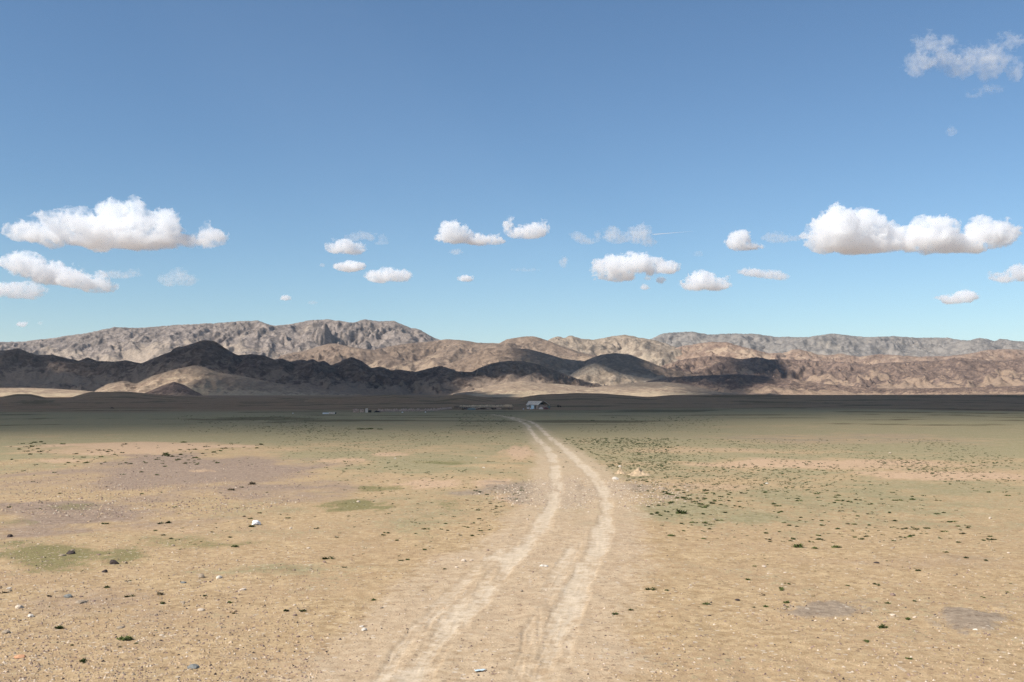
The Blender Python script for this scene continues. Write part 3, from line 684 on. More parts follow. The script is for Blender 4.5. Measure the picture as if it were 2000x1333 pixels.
CLOUDS = [
 ("largest heaped white cloud at left with two towers and a long tail", [(28, 448, 20, 17), (60, 458, 40, 17), (110, 455, 55, 24), (165, 448, 48, 32), (198, 420, 28, 30), (208, 402, 20, 18), (245, 450, 50, 28), (272, 424, 28, 26), (268, 405, 13, 12), (308, 434, 34, 26), (322, 452, 30, 26), (230, 466, 150, 19), (340, 466, 55, 15), (395, 456, 10, 14), (402, 472, 34, 13)], 7, 0.15),
 ("slanting white cloud at the left edge under the largest cloud", [(45, 514, 36, 21), (28, 520, 24, 12), (90, 532, 48, 19), (140, 545, 46, 18), (180, 555, 38, 17), (208, 560, 20, 12)], 5, 0.25),
 ("thin shred of cloud trailing right of the slanting left cloud", [(218, 536, 20, 6), (240, 539, 18, 4), (258, 533, 12, 6)], 0.9, 0.8),
 ("flat grey-white cloud cut by the left edge, lowest of three", [(-30, 568, 40, 16), (25, 568, 40, 16), (58, 576, 16, 10)], 3, 0.3),
 ("ragged translucent cloud puff alone beneath the largest cloud's tail", [(325, 550, 15, 10), (348, 542, 16, 15), (365, 550, 12, 9)], 1.2, 0.8),
 ("rounded small cloud with a wispy arm, left of the middle", [(675, 483, 30, 13), (655, 484, 14, 9), (692, 488, 16, 9)], 4, 0.3),
 ("thin curved wisp above the small rounded cloud left of middle", [(688, 464, 12, 6), (706, 460, 18, 6), (722, 464, 10, 6)], 0.9, 0.9),
 ("faint scrap of vapour right of the curved wisp", [(745, 462, 8, 7), (742, 473, 14, 4)], 0.45, 0.9),
 ("smooth lens-like small white cloud under the rounded cloud left of middle", [(680, 523, 26, 8), (692, 519, 17, 8)], 5, 0.1),
 ("tiny fleck of cloud left of the lens-like cloud", [(628, 518, 6, 3.5)], 1.0, 0.5),
 ("small flat-based cloud with two humps, low and left of middle", [(740, 540, 24, 14), (770, 537, 20, 12), (787, 540, 15, 10)], 4, 0.25),
 ("white cloud with a sloping tail high in the middle", [(880, 448, 19, 17), (904, 454, 20, 14), (885, 464, 30, 11), (940, 468, 36, 9), (965, 470, 18, 6)], 5, 0.3),
 ("horned white cloud in the middle, right of the sloping one", [(992, 438, 7, 13), (1006, 455, 20, 11), (1038, 453, 26, 14), (1060, 444, 8, 9)], 4, 0.4),
 ("small faint cloud just under the sloping cloud in the middle", [(890, 491, 12, 6)], 1.2, 0.5),
 ("small oval white cloud low in the middle", [(910, 544, 14, 7)], 4, 0.2),
 ("very small white cloud low at left of middle", [(556, 582, 11, 5)], 2.5, 0.3),
 ("faintest tiny cloud low beside the very small white one", [(608, 592, 9, 4)], 0.7, 0.5),
 ("thin torn cloud left of the middle pair of ragged clouds", [(1133, 462, 15, 9), (1150, 470, 18, 6), (1167, 456, 6, 6)], 1.1, 0.7),
 ("ragged translucent double cloud above the broad arched cloud", [(1195, 457, 14, 13), (1212, 465, 20, 8), (1240, 465, 12, 9), (1255, 454, 18, 16), (1270, 470, 15, 10)], 1.7, 0.7),
 ("broad arched white cloud right of the middle with a hooked left end", [(1175, 524, 17, 15), (1163, 540, 7, 10), (1210, 522, 38, 19), (1250, 516, 34, 19), (1276, 522, 20, 15), (1212, 541, 34, 8)], 6, 0.15),
 ("rounded puff joined to the right end of the broad arched cloud", [(1306, 522, 21, 13)], 4, 0.25),
 ("tiny puff tucked under the broad arched cloud", [(1268, 543, 9, 4.5)], 1.6, 0.3),
 ("small puff below the gap right of the broad arched cloud", [(1292, 547, 10, 7)], 2.0, 0.3),
 ("lowest tiny puff below the broad arched cloud", [(1260, 561, 10, 5)], 2.0, 0.3),
 ("dome-shaped white cloud low on the right of the arched cloud", [(1374, 545, 26, 19), (1360, 555, 28, 12), (1395, 555, 32, 12), (1420, 552, 14, 6)], 6, 0.15),
 ("long thin smooth cloud right of the dome-shaped cloud", [(1476, 532, 26, 7), (1508, 537, 24, 7), (1530, 543, 14, 5)], 2.5, 0.15),
 ("upright white puff left of the biggest right-hand cloud", [(1448, 464, 19, 18), (1440, 478, 18, 11), (1465, 482, 26, 6)], 5, 0.25),
 ("thin grey shred between the upright puff and the biggest right cloud", [(1515, 463, 18, 10), (1538, 467, 18, 5), (1558, 466, 10, 4)], 1.1, 0.6),
 ("biggest heaped white cloud on the right", [(1640, 452, 48, 36), (1662, 430, 36, 26), (1700, 440, 42, 30), (1618, 472, 38, 22), (1700, 472, 80, 23), (1740, 462, 48, 28), (1822, 444, 36, 26), (1805, 462, 46, 20), (1775, 480, 40, 10)], 8, 0.12),
 ("white cloud overlapping the right end of the biggest heaped cloud", [(1862, 472, 56, 18), (1920, 455, 44, 27), (1950, 462, 38, 22), (1880, 481, 60, 16), (1832, 489, 32, 8)], 7, 0.15),
 ("grey-white cloud cut by the right edge", [(1965, 541, 24, 10), (1995, 535, 26, 15), (2030, 537, 30, 15)], 4, 0.2),
 ("small tilted white cloud low at far right", [(1862, 586, 24, 9), (1893, 579, 20, 11)], 5, 0.15),
 ("tiny low cloud at the far left above the mountains", [(42, 634, 12, 5.5)], 2.0, 0.2),
 ("fleck of cloud beside the tiny low one at far left", [(76, 631, 6, 4)], 1.0, 0.2),
 ("torn greyish cloud at the top right corner", [(1826, 74, 22, 16), (1858, 80, 16, 9), (1803, 122, 14, 19), (1850, 110, 45, 14), (1895, 108, 46, 16), (1948, 104, 34, 20), (1888, 134, 22, 12), (1950, 130, 22, 17), (1994, 70, 12, 8), (1998, 135, 12, 16)], 1.5, 0.85),
 ("faint shred under the torn top right cloud", [(1945, 168, 22, 5), (1915, 180, 18, 4)], 0.55, 0.6),
 ("tiny lone wisp well below the torn top right cloud", [(1868, 253, 8, 10)], 0.6, 0.9),
 ("small upright wisp above the left end of the arched cloud", [(1101, 512, 8, 12)], 1.1, 0.7),
 ("barely visible wisp above the dome-shaped cloud", [(1366, 495, 9, 6)], 0.4, 0.8),
 ("faint flat streak of vapour in the middle above the farmhouse", [(1027, 527, 22, 3)], 0.35, 0.4),
]
for i, (lb, bl, od, wi) in enumerate(CLOUDS):
    cloud(lb, bl, od, wi, seed=i + 1)

# contrail: a thin straight thread of vapour, thick at its left end
def contrail():
    D = 26000.0; sc = D / F_PX; n = 40; ring = 6; V = []
    for i in range(n):
        t = i / (n - 1); u = 1274 + 92 * t; v = 457 - 7.5 * t
        r = max(0.05, (1.15 * (1 - t) ** 0.8)) * sc * min(1, t * 12 + 0.2)
        for k in range(ring):
            a = 2 * math.pi * k / ring
            V.append(((u - 1000) * sc, D + r * math.cos(a), CAM_Z + (765 - v) * sc + r * math.sin(a)))
    V = np.array(V); org = V[0].copy(); F_ = grid_faces(n, ring, wrap=False)
    r_, k_ = np.meshgrid(np.arange(n - 1), np.arange(ring), indexing='ij')
    a = (r_ * ring + k_).ravel(); b = (r_ * ring + (k_ + 1) % ring).ravel()
    q = np.stack([a, b, b + ring, a + ring], 1)
    caps = np.array([[0, 5, 4, 1], [1, 4, 3, 2], [(n - 1) * ring, (n - 1) * ring + 1, (n - 1) * ring + 4, (n - 1) * ring + 5], [(n - 1) * ring + 1, (n - 1) * ring + 2, (n - 1) * ring + 3, (n - 1) * ring + 4]])
    me = new_mesh("contrail", V - org, np.concatenate([q, caps]), [cloud_mat(0.05)])
    tag(link("contrail", me, loc=org), "thin straight white contrail right of the ragged double cloud", "contrail")
contrail()

# ------------------------------------------------------------------ air
def haze():
    x0, x1, y0, y1, z0, z1 = -41500, 41500, -41500, 41500, -40, 760
    V = np.array([(x, y, z) for z in (z0, z1) for y in (y0, y1) for x in (x0, x1)], float)
    Fq = np.array([(0, 2, 3, 1), (4, 5, 7, 6), (0, 1, 5, 4), (2, 6, 7, 3), (0, 4, 6, 2), (1, 3, 7, 5)])
    t = NT("air"); pv = t.n("ShaderNodeVolumePrincipled", {"Color": (0.80, 0.90, 1.0), "Density": 1.9e-5, "Anisotropy": 0.2})
    t.t.links.new(pv.outputs[0], t.out.inputs["Volume"])
    tag(link("haze", new_mesh("haze", V, Fq, [t.m], False)), "thin pale haze over the whole plain", None, None, "stuff")
haze()

# ------------------------------------------------------------------ small things: mesh writer
class MB:
    def __init__(s): s.v = []; s.f = []
    def quad(s, *p): n = len(s.v); s.v += [tuple(q) for q in p]; s.f.append(tuple(range(n, n + 4)))
    def hexa(s, p):
        """8 corners: bottom ring then top ring"""
        n = len(s.v); s.v += [tuple(q) for q in p]
        s.f += [(n + 3, n + 2, n + 1, n), (n + 4, n + 5, n + 6, n + 7)] + [(n + i, n + (i + 1) % 4, n + 4 + (i + 1) % 4, n + 4 + i) for i in range(4)]
    def box(s, x0, x1, y0, y1, z0, z1): s.hexa([(x0, y0, z0), (x1, y0, z0), (x1, y1, z0), (x0, y1, z0), (x0, y0, z1), (x1, y0, z1), (x1, y1, z1), (x0, y1, z1)])
    def beam(s, a, b, w, h=None):
        a = Vector(a); b = Vector(b); d = (b - a).normalized(); h = h or w
        sd = d.cross(Vector((0, 0, 1))); sd = sd.normalized() if sd.length > 1e-3 else Vector((1, 0, 0)); up = sd.cross(d)
        c = [(-w / 2, -h / 2), (w / 2, -h / 2), (w / 2, h / 2), (-w / 2, h / 2)]
        s.hexa([a + sd * i + up * j for i, j in c] + [b + sd * i + up * j for i, j in c])
    def tube(s, pts, rad, n=7):
        base = len(s.v); k = len(pts)
        for i, p in enumerate(pts):
            p = Vector(p); q = Vector(pts[min(i + 1, k - 1)]) - Vector(pts[max(i - 1, 0)]); q.normalize()
            sd = q.cross(Vector((0, 0, 1))); sd = sd.normalized() if sd.length > 1e-3 else Vector((1, 0, 0)); up = sd.cross(q)
            for j in range(n):
                t = 2 * math.pi * j / n; s.v.append(tuple(p + (sd * math.cos(t) + up * math.sin(t)) * rad[i]))
        for i in range(k - 1):
            for j in range(n): s.f.append((base + i * n + j, base + i * n + (j + 1) % n, base + (i + 1) * n + (j + 1) % n, base + (i + 1) * n + j))
        s.f.append(tuple(base + j for j in reversed(range(n)))); s.f.append(tuple(base + (k - 1) * n + j for j in range(n)))
    def mesh(s, name, mat, smooth=False):
        me = bpy.data.meshes.new(name); me.from_pydata(s.v, [], s.f); me.update()
        me.materials.append(mat)
        if smooth: me.polygons.foreach_set("use_smooth", [True] * len(me.polygons))
        return me
    def part(s, name, mat, parent, smooth=False, loc=None): return link(name, s.mesh(name, mat, smooth), parent, loc)
def empty(name, loc, rz=0.0):
    o = bpy.data.objects.new(name, None); COL.objects.link(o); o.location = loc; o.rotation_euler = (0, 0, rz); o.empty_display_size = 0.2
    return o
def ico(sub=1):
    import bmesh
    bm = bmesh.new(); bmesh.ops.create_icosphere(bm, subdivisions=sub, radius=1.0)
    v = np.array([x.co[:] for x in bm.verts]); f = np.array([[q.index for q in p.verts] for p in bm.faces]); bm.free(); return v, f
ICO1, ICO2, ICO3 = ico(1), ico(2), ico(3)
def lump_mesh(name, mat, seed, flat=0.6, rough=0.35, src=None, smooth=False, freq=1.3):
    v, f = src or ICO2
    n = vn3(v[:, 0] * freq + seed * 5.1, v[:, 1] * freq, v[:, 2] * freq, seed) + 0.4 * vn3(v[:, 0] * freq * 2.7, v[:, 1] * freq * 2.7 + seed, v[:, 2] * freq * 2.7, seed + 1)
    w = v * (1 + rough * n)[:, None]; w[:, 2] *= flat; w[:, 2] = np.maximum(w[:, 2], -0.35 * flat); w[:, 2] += 0.2 * flat
    return new_mesh(name, w, f, [mat], smooth)
def gp(u, v):
    x, y, z = on_ground(np.array([float(u)]), np.array([float(v)])); return float(x[0]), float(y[0]), float(z[0])
def ppm(y): return y / F_PX           # metres per photograph pixel at distance y
def gz(x, y): return float(ground_z(np.array([x]), np.array([y]))[0])

# ------------------------------------------------------------------ the house
m_plaster = plain("worn_plaster", (0.70, 0.61, 0.54), 0.9, 0.3, 2.5)
m_mud = plain("mud_brick", (0.52, 0.345, 0.255), 0.95, 0.4, 3.0)
m_roof = plain("weathered_roof_sheet", (0.76, 0.62, 0.48), 0.8, 0.15, 1.5)
m_wood = plain("old_grey_wood", (0.20, 0.155, 0.13), 0.9, 0.35, 4.0)
m_darkwood = plain("dark_old_wood", (0.05, 0.04, 0.036), 0.9, 0.4, 4.0)
m_blue = plain("pale_blue_paint", (0.72, 0.79, 0.77), 0.7, 0.12, 2.0)
m_glass = plain("dark_window_glass", (0.03, 0.035, 0.04), 0.2, 0.1, 2.0, 0.05, 0.5)
m_red = plain("reddish_rubble", (0.25, 0.10, 0.085), 0.95, 0.4, 5.0)
m_white = plain("white_paint", (0.80, 0.77, 0.72), 0.8, 0.08, 4.0)
m_palebrick = plain("pale_rubble", (0.72, 0.56, 0.45), 0.95, 0.3, 4.0)
m_drum = plain("grey_green_drum", (0.20, 0.23, 0.21), 0.7, 0.25, 4.0)
m_earth = plain("tan_earth", (0.58, 0.40, 0.255), 0.95, 0.3, 1.2)
hx, hy, hz = gp(1050.5, 799.3)
house = empty("farm_house", (hx, hy, hz), math.radians(-45))
tag(house, "small derelict farmhouse with pale gable roof at the end of the track", "house")
# local axes: -x runs along the long wall (left and away), +y runs along the gable wall (right and away)
HL, HW, HE, HR = 7.1, 6.5, 1.95, 3.55
def wall_seg(name, x0, x1, z0, z1, mat, t=0.3, y=0.0):
    m = MB(); m.box(x0, x1, y, y + t, z0, z1); return m.part(name, mat, house)
wall_seg("wall", -1.35, -0.05, -0.3, HE, m_mud)                    # by the near corner
wall_seg("wall", -2.25, -1.352, 1.80, HE, m_mud)                   # over the doorway
wall_seg("wall", -5.6, -4.52, -0.3, 0.55, m_mud)
wall_seg("wall", -4.518, -2.252, -0.3, HE - 0.01, m_palebrick)
wall_seg("wall", -HL, -5.602, -0.3, HE, m_plaster)
wall_seg("wall", -HL, 0.0, -0.3, HE, m_mud, 0.3, HW - 0.3)         # back
m = MB(); m.box(-0.3, 0.0, 0.302, 5.9, -0.3, HE - 0.02); m.part("wall", m_mud, house)
m = MB(); m.box(-HL, -HL + 0.3, 0.302, HW - 0.302, -0.3, HE); m.part("wall", m_plaster, house)
m = MB(); m.box(-4.35, -2.35, -0.06, -0.003, 0.0, 1.85); door = m.part("door", m_blue, house)
m = MB(); m.box(-2.55, -2.48, -0.12, -0.062, 0.85, 1.0); m.part("handle", m_darkwood, door)
m = MB()
for a, b, c, d in ((-6.75, -6.68, .75, 1.5), (-6.02, -5.95, .75, 1.5), (-6.678, -6.022, .75, .82), (-6.678, -6.022, 1.43, 1.5)): m.box(a, b, -0.06, -0.003, c, d)
win = m.part("window", m_wood, house)
m = MB(); m.box(-6.678, -6.022, -0.03, -0.004, 0.822, 1.428); m.part("pane", m_glass, win)
# roof: front sheet stops short of the gable, bare rafters carry on
ov = 0.35
def roof_slab(x0b, x1b, x0t, x1t, front, name, mat, th=0.09):
    m = MB(); y0 = -ov if front else HW + ov; ze = HE - 0.13; ym = HW / 2
    p = [(x0b, y0, ze), (x1b, y0, ze), (x1t, ym, HR), (x0t, ym, HR)]
    m.hexa([Vector(q) for q in p] + [Vector(q) + Vector((0, 0, th)) for q in p]); return m.part(name, mat, house)
roof = roof_slab(-HL - 0.35, 0.62, -HL - 1.9, -0.25, True, "roof", m_roof)
roof_slab(-HL - 0.35, 1.1, -HL - 1.9, 1.1, False, "roof", m_roof, 0.085)
for i in range(7):                                                # corrugated sheets laid side by side
    x = -HL - 0.2 + i * 1.1; m = MB(); m.beam((x - 0.1, -ov, HE - 0.02), (x - 0.75, HW / 2 - 0.05, HR + 0.105), 0.05, 0.03); m.part("sheet_seam", m_wood, roof)
for x in (0.55, 1.05):
    for sgn in (0, 1):
        m = MB(); m.beam((x, -ov if sgn == 0 else HW + ov, HE - 0.20), (x, HW / 2, HR - 0.08), 0.10, 0.14); m.part("rafter", m_roof if (sgn and x > 1) else m_wood, house)
m = MB(); m.beam((-0.4, HW / 2, HR - 0.12), (1.15, HW / 2, HR - 0.12), 0.12); m.part("ridge_beam", m_darkwood, house)
m = MB(); m.beam((0.06, 0.1, HE - 0.06), (0.06, HW - 0.1, HE - 0.06), 0.10, 0.12); m.part("tie_beam", m_roof, house)
m = MB(); m.hexa([(-1.6, 0.35, HE + 0.02), (-1.6, HW - 0.35, HE + 0.02), (-1.6, HW / 2 + .1, HR - .2), (-1.6, HW / 2 - .1, HR - .2), (-1.5, 0.35, HE + 0.02), (-1.5, HW - 0.35, HE + 0.02), (-1.5, HW / 2 + .1, HR - .2), (-1.5, HW / 2 - .1, HR - .2)]); m.part("attic_shade_panel", m_darkwood, house)  # dark-coloured sheet standing in for the shade inside the open attic

def heap(name, label, cat, loc, sx, sy, sz, mat, seed, rough=0.4, kind=None):
    me = lump_mesh(name, mat, seed, 1.0, rough, ICO3, True, 1.8); o = link(name, me, loc=loc); o.scale = (sx, sy, sz)
    return tag(o, label, cat, None, kind)
x, y, z = gp(1057.0, 799.8); heap("rubble_heap", "pale heap of rubble against the farmhouse gable wall", "rubble", (x, y, z), 1.0, 0.7, 0.75, m_palebrick, 401)
x, y, z = gp(1064.5, 799.6); heap("rubble_heap", "dark reddish heap of rubble right of the pale one at the gable", "rubble", (x, y, z), 1.1, 0.7, 0.7, m_red, 402)
x, y, z = gp(1037.5, 799.4); heap("scrap_heap", "small bluish white heap below the farmhouse's blue door", "scrap", (x, y - .4, z), 0.55, 0.4, 0.45, m_blue, 403)
x, y, z = gp(1072.6, 798.6)
drum = empty("oil_drum", (x, y, z)); tag(drum, "grey-green drum standing at the right corner of the farmhouse", "drum")
m = MB(); m.tube([(0, 0, 0), (0, 0, 1.35)], [0.42, 0.42], 12); m.part("barrel", m_drum, drum, True)
for zz in (0.45, 0.9):
    m = MB(); m.tube([(0, 0, zz - .03), (0, 0, zz + .03)], [0.45, 0.45], 12); m.part("hoop", m_drum, drum)
x, y, z = gp(1022.5, 799.8); heap("boulder", "small bright white boulder left of the farmhouse", "boulder", (x, y, z), 0.27, 0.25, 0.3, m_white, 404, 0.25)

# animals, one continuous skin each
m_hide = plain("dark_hide", (0.025, 0.02, 0.018), 0.8, 0.4, 3.0)
def animal(name, label, cat, loc, rz, h, head_down=True, hide=None):
    """h: height at the withers; walks along +x"""
    J = {'pelvis': (-.55, 0, .88), 'loin': (-.2, 0, .90), 'chest': (.35, 0, .84), 'neck': (.62, 0, .98)}
    V = [(-.62, 0, .86), (-.3, 0, .84), (.1, 0, .80), (.45, 0, .82)]; R = [.20, .235, .27, .25]
    E_ = [(0, 1), (1, 2), (2, 3)]
    def chain(start, pts):
        p = start
        for q, r in pts: V.append(q); R.append(r); E_.append((p, len(V) - 1)); p = len(V) - 1
    if head_down: chain(3, [((.68, 0, .74), .15), ((.86, 0, .48), .11), ((.98, 0, .26), .11), ((1.04, 0, .10), .07)])
    else: chain(3, [((.70, 0, 1.0), .15), ((.88, 0, 1.18), .12), ((1.06, 0, 1.14), .11), ((1.24, 0, 1.05), .07)])
    for sd in (-1, 1):
        chain(0, [((-.62, .15 * sd, .62), .13), ((-.52, .16 * sd, .44), .075), ((-.68, .16 * sd, .30), .052), ((-.66, .16 * sd, .03), .05)])
        chain(3, [((.44, .15 * sd, .56), .10), ((.46, .16 * sd, .33), .058), ((.45, .16 * sd, .03), .05)])
    chain(0, [((-.80, 0, .80), .035), ((-.86, 0, .45), .025)])
    me = bpy.data.meshes.new(name); me.from_pydata(V, E_, []); me.update()
    o = link(name, me, loc=loc); o.rotation_euler = (0, 0, rz); o.scale = (h, h, h)
    o.modifiers.new("skin", 'SKIN')
    for i, sv in enumerate(me.skin_vertices[0].data): sv.radius = (R[i], R[i]); sv.use_root = (i == 1)
    su = o.modifiers.new("smooth", 'SUBSURF'); su.levels = 1; su.render_levels = 1
    me.materials.append(hide or m_hide)
    return tag(o, label, cat)
x, y, z = gp(1089.8, 796.0); animal("cow", "dark cow standing end-on right of the farmhouse", "cow", (x, y, z), math.radians(80), 1.15, False)
x, y, z = gp(1093.4, 796.4); animal("cow", "dark grazing cow just right of the end-on cow", "cow", (x, y, z), math.radians(-35), 1.0, True)
x, y, z = gp(219, 799.5); animal("goat", "lone black goat far out on the shaded plain at left", "goat", (x, y, z), math.radians(15), 0.72, True)

# ------------------------------------------------------------------ ruins, walls and timber beside the house
def rubble_wall(name, label, pts, h, w, mat, seed, cat="wall"):
    P = [gp(u, v) for u, v in pts]; P = [Vector(p) for p in P]; org = P[0].copy()
    q = []
    for a, b in zip(P[:-1], P[1:]):
        n = max(2, int((b - a).length / 0.45))
        for i in range(n): q.append(a.lerp(b, i / n))
    q.append(P[-1]); V = []; R_ = random.Random(seed)
    for i, p in enumerate(q):
        t = (q[min(i + 1, len(q) - 1)] - q[max(i - 1, 0)]).normalized(); sd = Vector((-t.y, t.x, 0))
        hh = h * R_.uniform(0.45, 1.15) * (0.5 if i in (0, len(q) - 1) else 1)
        for s_, z_ in ((-.5, -.2), (-.42, hh * .6), (-.2, hh), (.2, hh * R_.uniform(.85, 1.05)), (.42, hh * .6), (.5, -.2)):
            V.append(p - org + sd * (s_ * w * R_.uniform(.8, 1.15)) + Vector((0, 0, z_)))
    V = np.array([list(v) for v in V]); n = len(q)
    r_, k_ = np.meshgrid(np.arange(n - 1), np.arange(5), indexing='ij'); a = (r_ * 6 + k_).ravel()
    F_ = np.concatenate([np.stack([a, a + 6, a + 7, a + 1], 1), [[0, 1, 4, 5], [1, 2, 3, 4]], [[(n - 1) * 6 + j for j in (5, 4, 1, 0)], [(n - 1) * 6 + j for j in (4, 3, 2, 1)]]])
    return tag(link(name, new_mesh(name, V, F_, [mat], False), loc=org), label, cat)
ruin = empty("ruined_shed", gp(689, 806)); tag(ruin, "three pinkish mud-brick wall stubs of a ruined shed left of the long low wall", "ruin")
ox, oy, oz = ruin.location
for (ua, ub, hh, mt) in ((689.5, 701, 1.35, m_mud), (703.5, 712, 1.30, m_mud), (715, 719.5, 1.45, m_palebrick), (720.5, 726.5, 0.9, m_darkwood)):
    xa, ya, za = gp(ua, 806); xb, yb, zb = gp(ub, 806); s_ = ppm(ya)
    m = MB(); n = 4
    for i in range(n):
        t0, t1 = i / n, (i + 1) / n; hv = hh * random.uniform(0.82, 1.08)
        m.box(xa + (xb - xa) * t0 - ox + .002 * i, xa + (xb - xa) * t1 - ox - .002, -0.25 + random.uniform(-.03, .03), 0.25, -0.3, hv)
    m.part("wall", mt, ruin)
    m = MB(); m.box(xa - ox, xa - ox + 0.45, 0.252, 2.6, -0.3, hh * .7); m.part("side_wall", m_mud, ruin)
rubble_wall("low_wall", "long low pinkish wall stretching left of the timber heap", [(738, 804.5), (765, 804.2), (800, 803.6), (835, 803.2), (853, 802.5)], 1.0, 0.9, m_mud, 411)
rubble_wall("low_wall", "dark low wall stub just right of the ruined shed", [(731, 805.8), (742, 805.6)], 0.6, 0.8, m_darkwood, 412)
rubble_wall("low_wall", "short rising piece of wall between the long low wall and the timber", [(853, 802.0), (868, 800.3), (882, 799.0)], 0.8, 0.8, m_mud, 413)
rubble_wall("earth_bank", "tan earth bank behind the timber heap", [(898, 797.5), (925, 796.6), (960, 795.8), (990, 795.4), (1000, 795.8)], 1.25, 2.0, m_earth, 414, "bank")
def post_fence(name, label, a, b, n, h, seed):
    A = Vector(gp(*a)); B = Vector(gp(*b)); f = empty(name, A); tag(f, label, "fence"); R_ = random.Random(seed)
    for i in range(n):
        p = A.lerp(B, i / (n - 1)) - A; m = MB(); m.tube([(p.x, p.y, p.z - .2), (p.x + R_.uniform(-.1, .1), p.y, p.z + h * R_.uniform(.8, 1.1))], [.09, .07], 6); m.part("post", m_darkwood, f)
    for k in (0.45, 0.85):
        p = B - A; m = MB(); m.beam((0, -.12, h * k), (p.x, p.y - .12, p.z + h * k), 0.09, 0.22); m.part("rail", m_darkwood, f)
post_fence("dark_rails", "dark rail fence climbing to the timber heap from the left", (853, 801.6), (877, 798.8), 7, 0.85, 421)
post_fence("dark_rails", "dark rails standing in for a wall shadow, down behind the timber heap", (887, 797.6), (921, 800.6), 9, 1.0, 422)  # no fence here: these dark rails stand in for a roofless wall's shadow
pile = empty("timber_heap", gp(948, 800.6)); tag(pile, "long untidy heap of dark old timber left of the farmhouse", "timber")
R_ = random.Random(5)
for i in range(34):
    m = MB(); cx = R_.uniform(-9.5, 11.5); cz = R_.uniform(0.05, 0.75) * (1 - abs(cx) / 16); L_ = R_.uniform(1.0, 3.2); an = R_.uniform(-.5, .5); el = R_.uniform(-.22, .22); yy = R_.uniform(-1.2, 1.2)
    d = Vector((math.cos(an) * math.cos(el), math.sin(an) * math.cos(el), math.sin(el))) * L_ / 2; c = Vector((cx, yy, cz + 0.15))
    m.tube([c - d, c, c + d], [.13, .14, .11], 6); m.part("log", (m_darkwood, m_darkwood, m_wood, m_mud)[i % 4], pile)
heap("tarpaulin_heap", "pale grey covered lump at the front of the timber heap", "heap", gp(921, 801.2), 1.6, 0.8, 0.75, m_drum, 405, 0.25)
for (u, v, h, lean, lb) in ((1000.2, 798, 2.0, .05, "tallest leaning pole at the right end of the timber heap"), (997.2, 798.4, 1.4, -.35, "middle slanting pole at the right end of the timber heap"), (992.5, 798.6, 1.3, .5, "lowest slanting pole by the right end of the timber heap")):
    m = MB(); m.tube([(0, 0, -.2), (lean * h, 0, h)], [.09, .06], 6); tag(link("wooden_pole", m.mesh("wooden_pole", m_wood), loc=gp(u, v)), lb, "pole")
sl_ = empty("stone_trough", gp(630, 809)); tag(sl_, "long whitish trough lying alone left of the ruined shed", "trough")
m = MB(); m.box(0, 2.0, 0, .55, -.1, .42); m.part("basin", m_white, sl_); m = MB(); m.box(2.05, 4.1, -.1, .5, -.1, .62); m.part("basin", m_palebrick, sl_); m = MB(); m.box(4.12, 4.5, -.05, .45, -.1, .5); m.part("end_block", m_darkwood, sl_)
for (u, v, s_, lb) in ((786, 806.6, .32, "white boulder before the long low wall, nearer the ruined shed"), (831, 806.0, .28, "white boulder before the long low wall, nearer the timber heap"), (572, 808, .2, "tiny pale stone on the shaded plain left of the trough")):
    heap("boulder", lb, "boulder", gp(u, v), s_, s_, s_ * .9, m_white, int(u), 0.25)

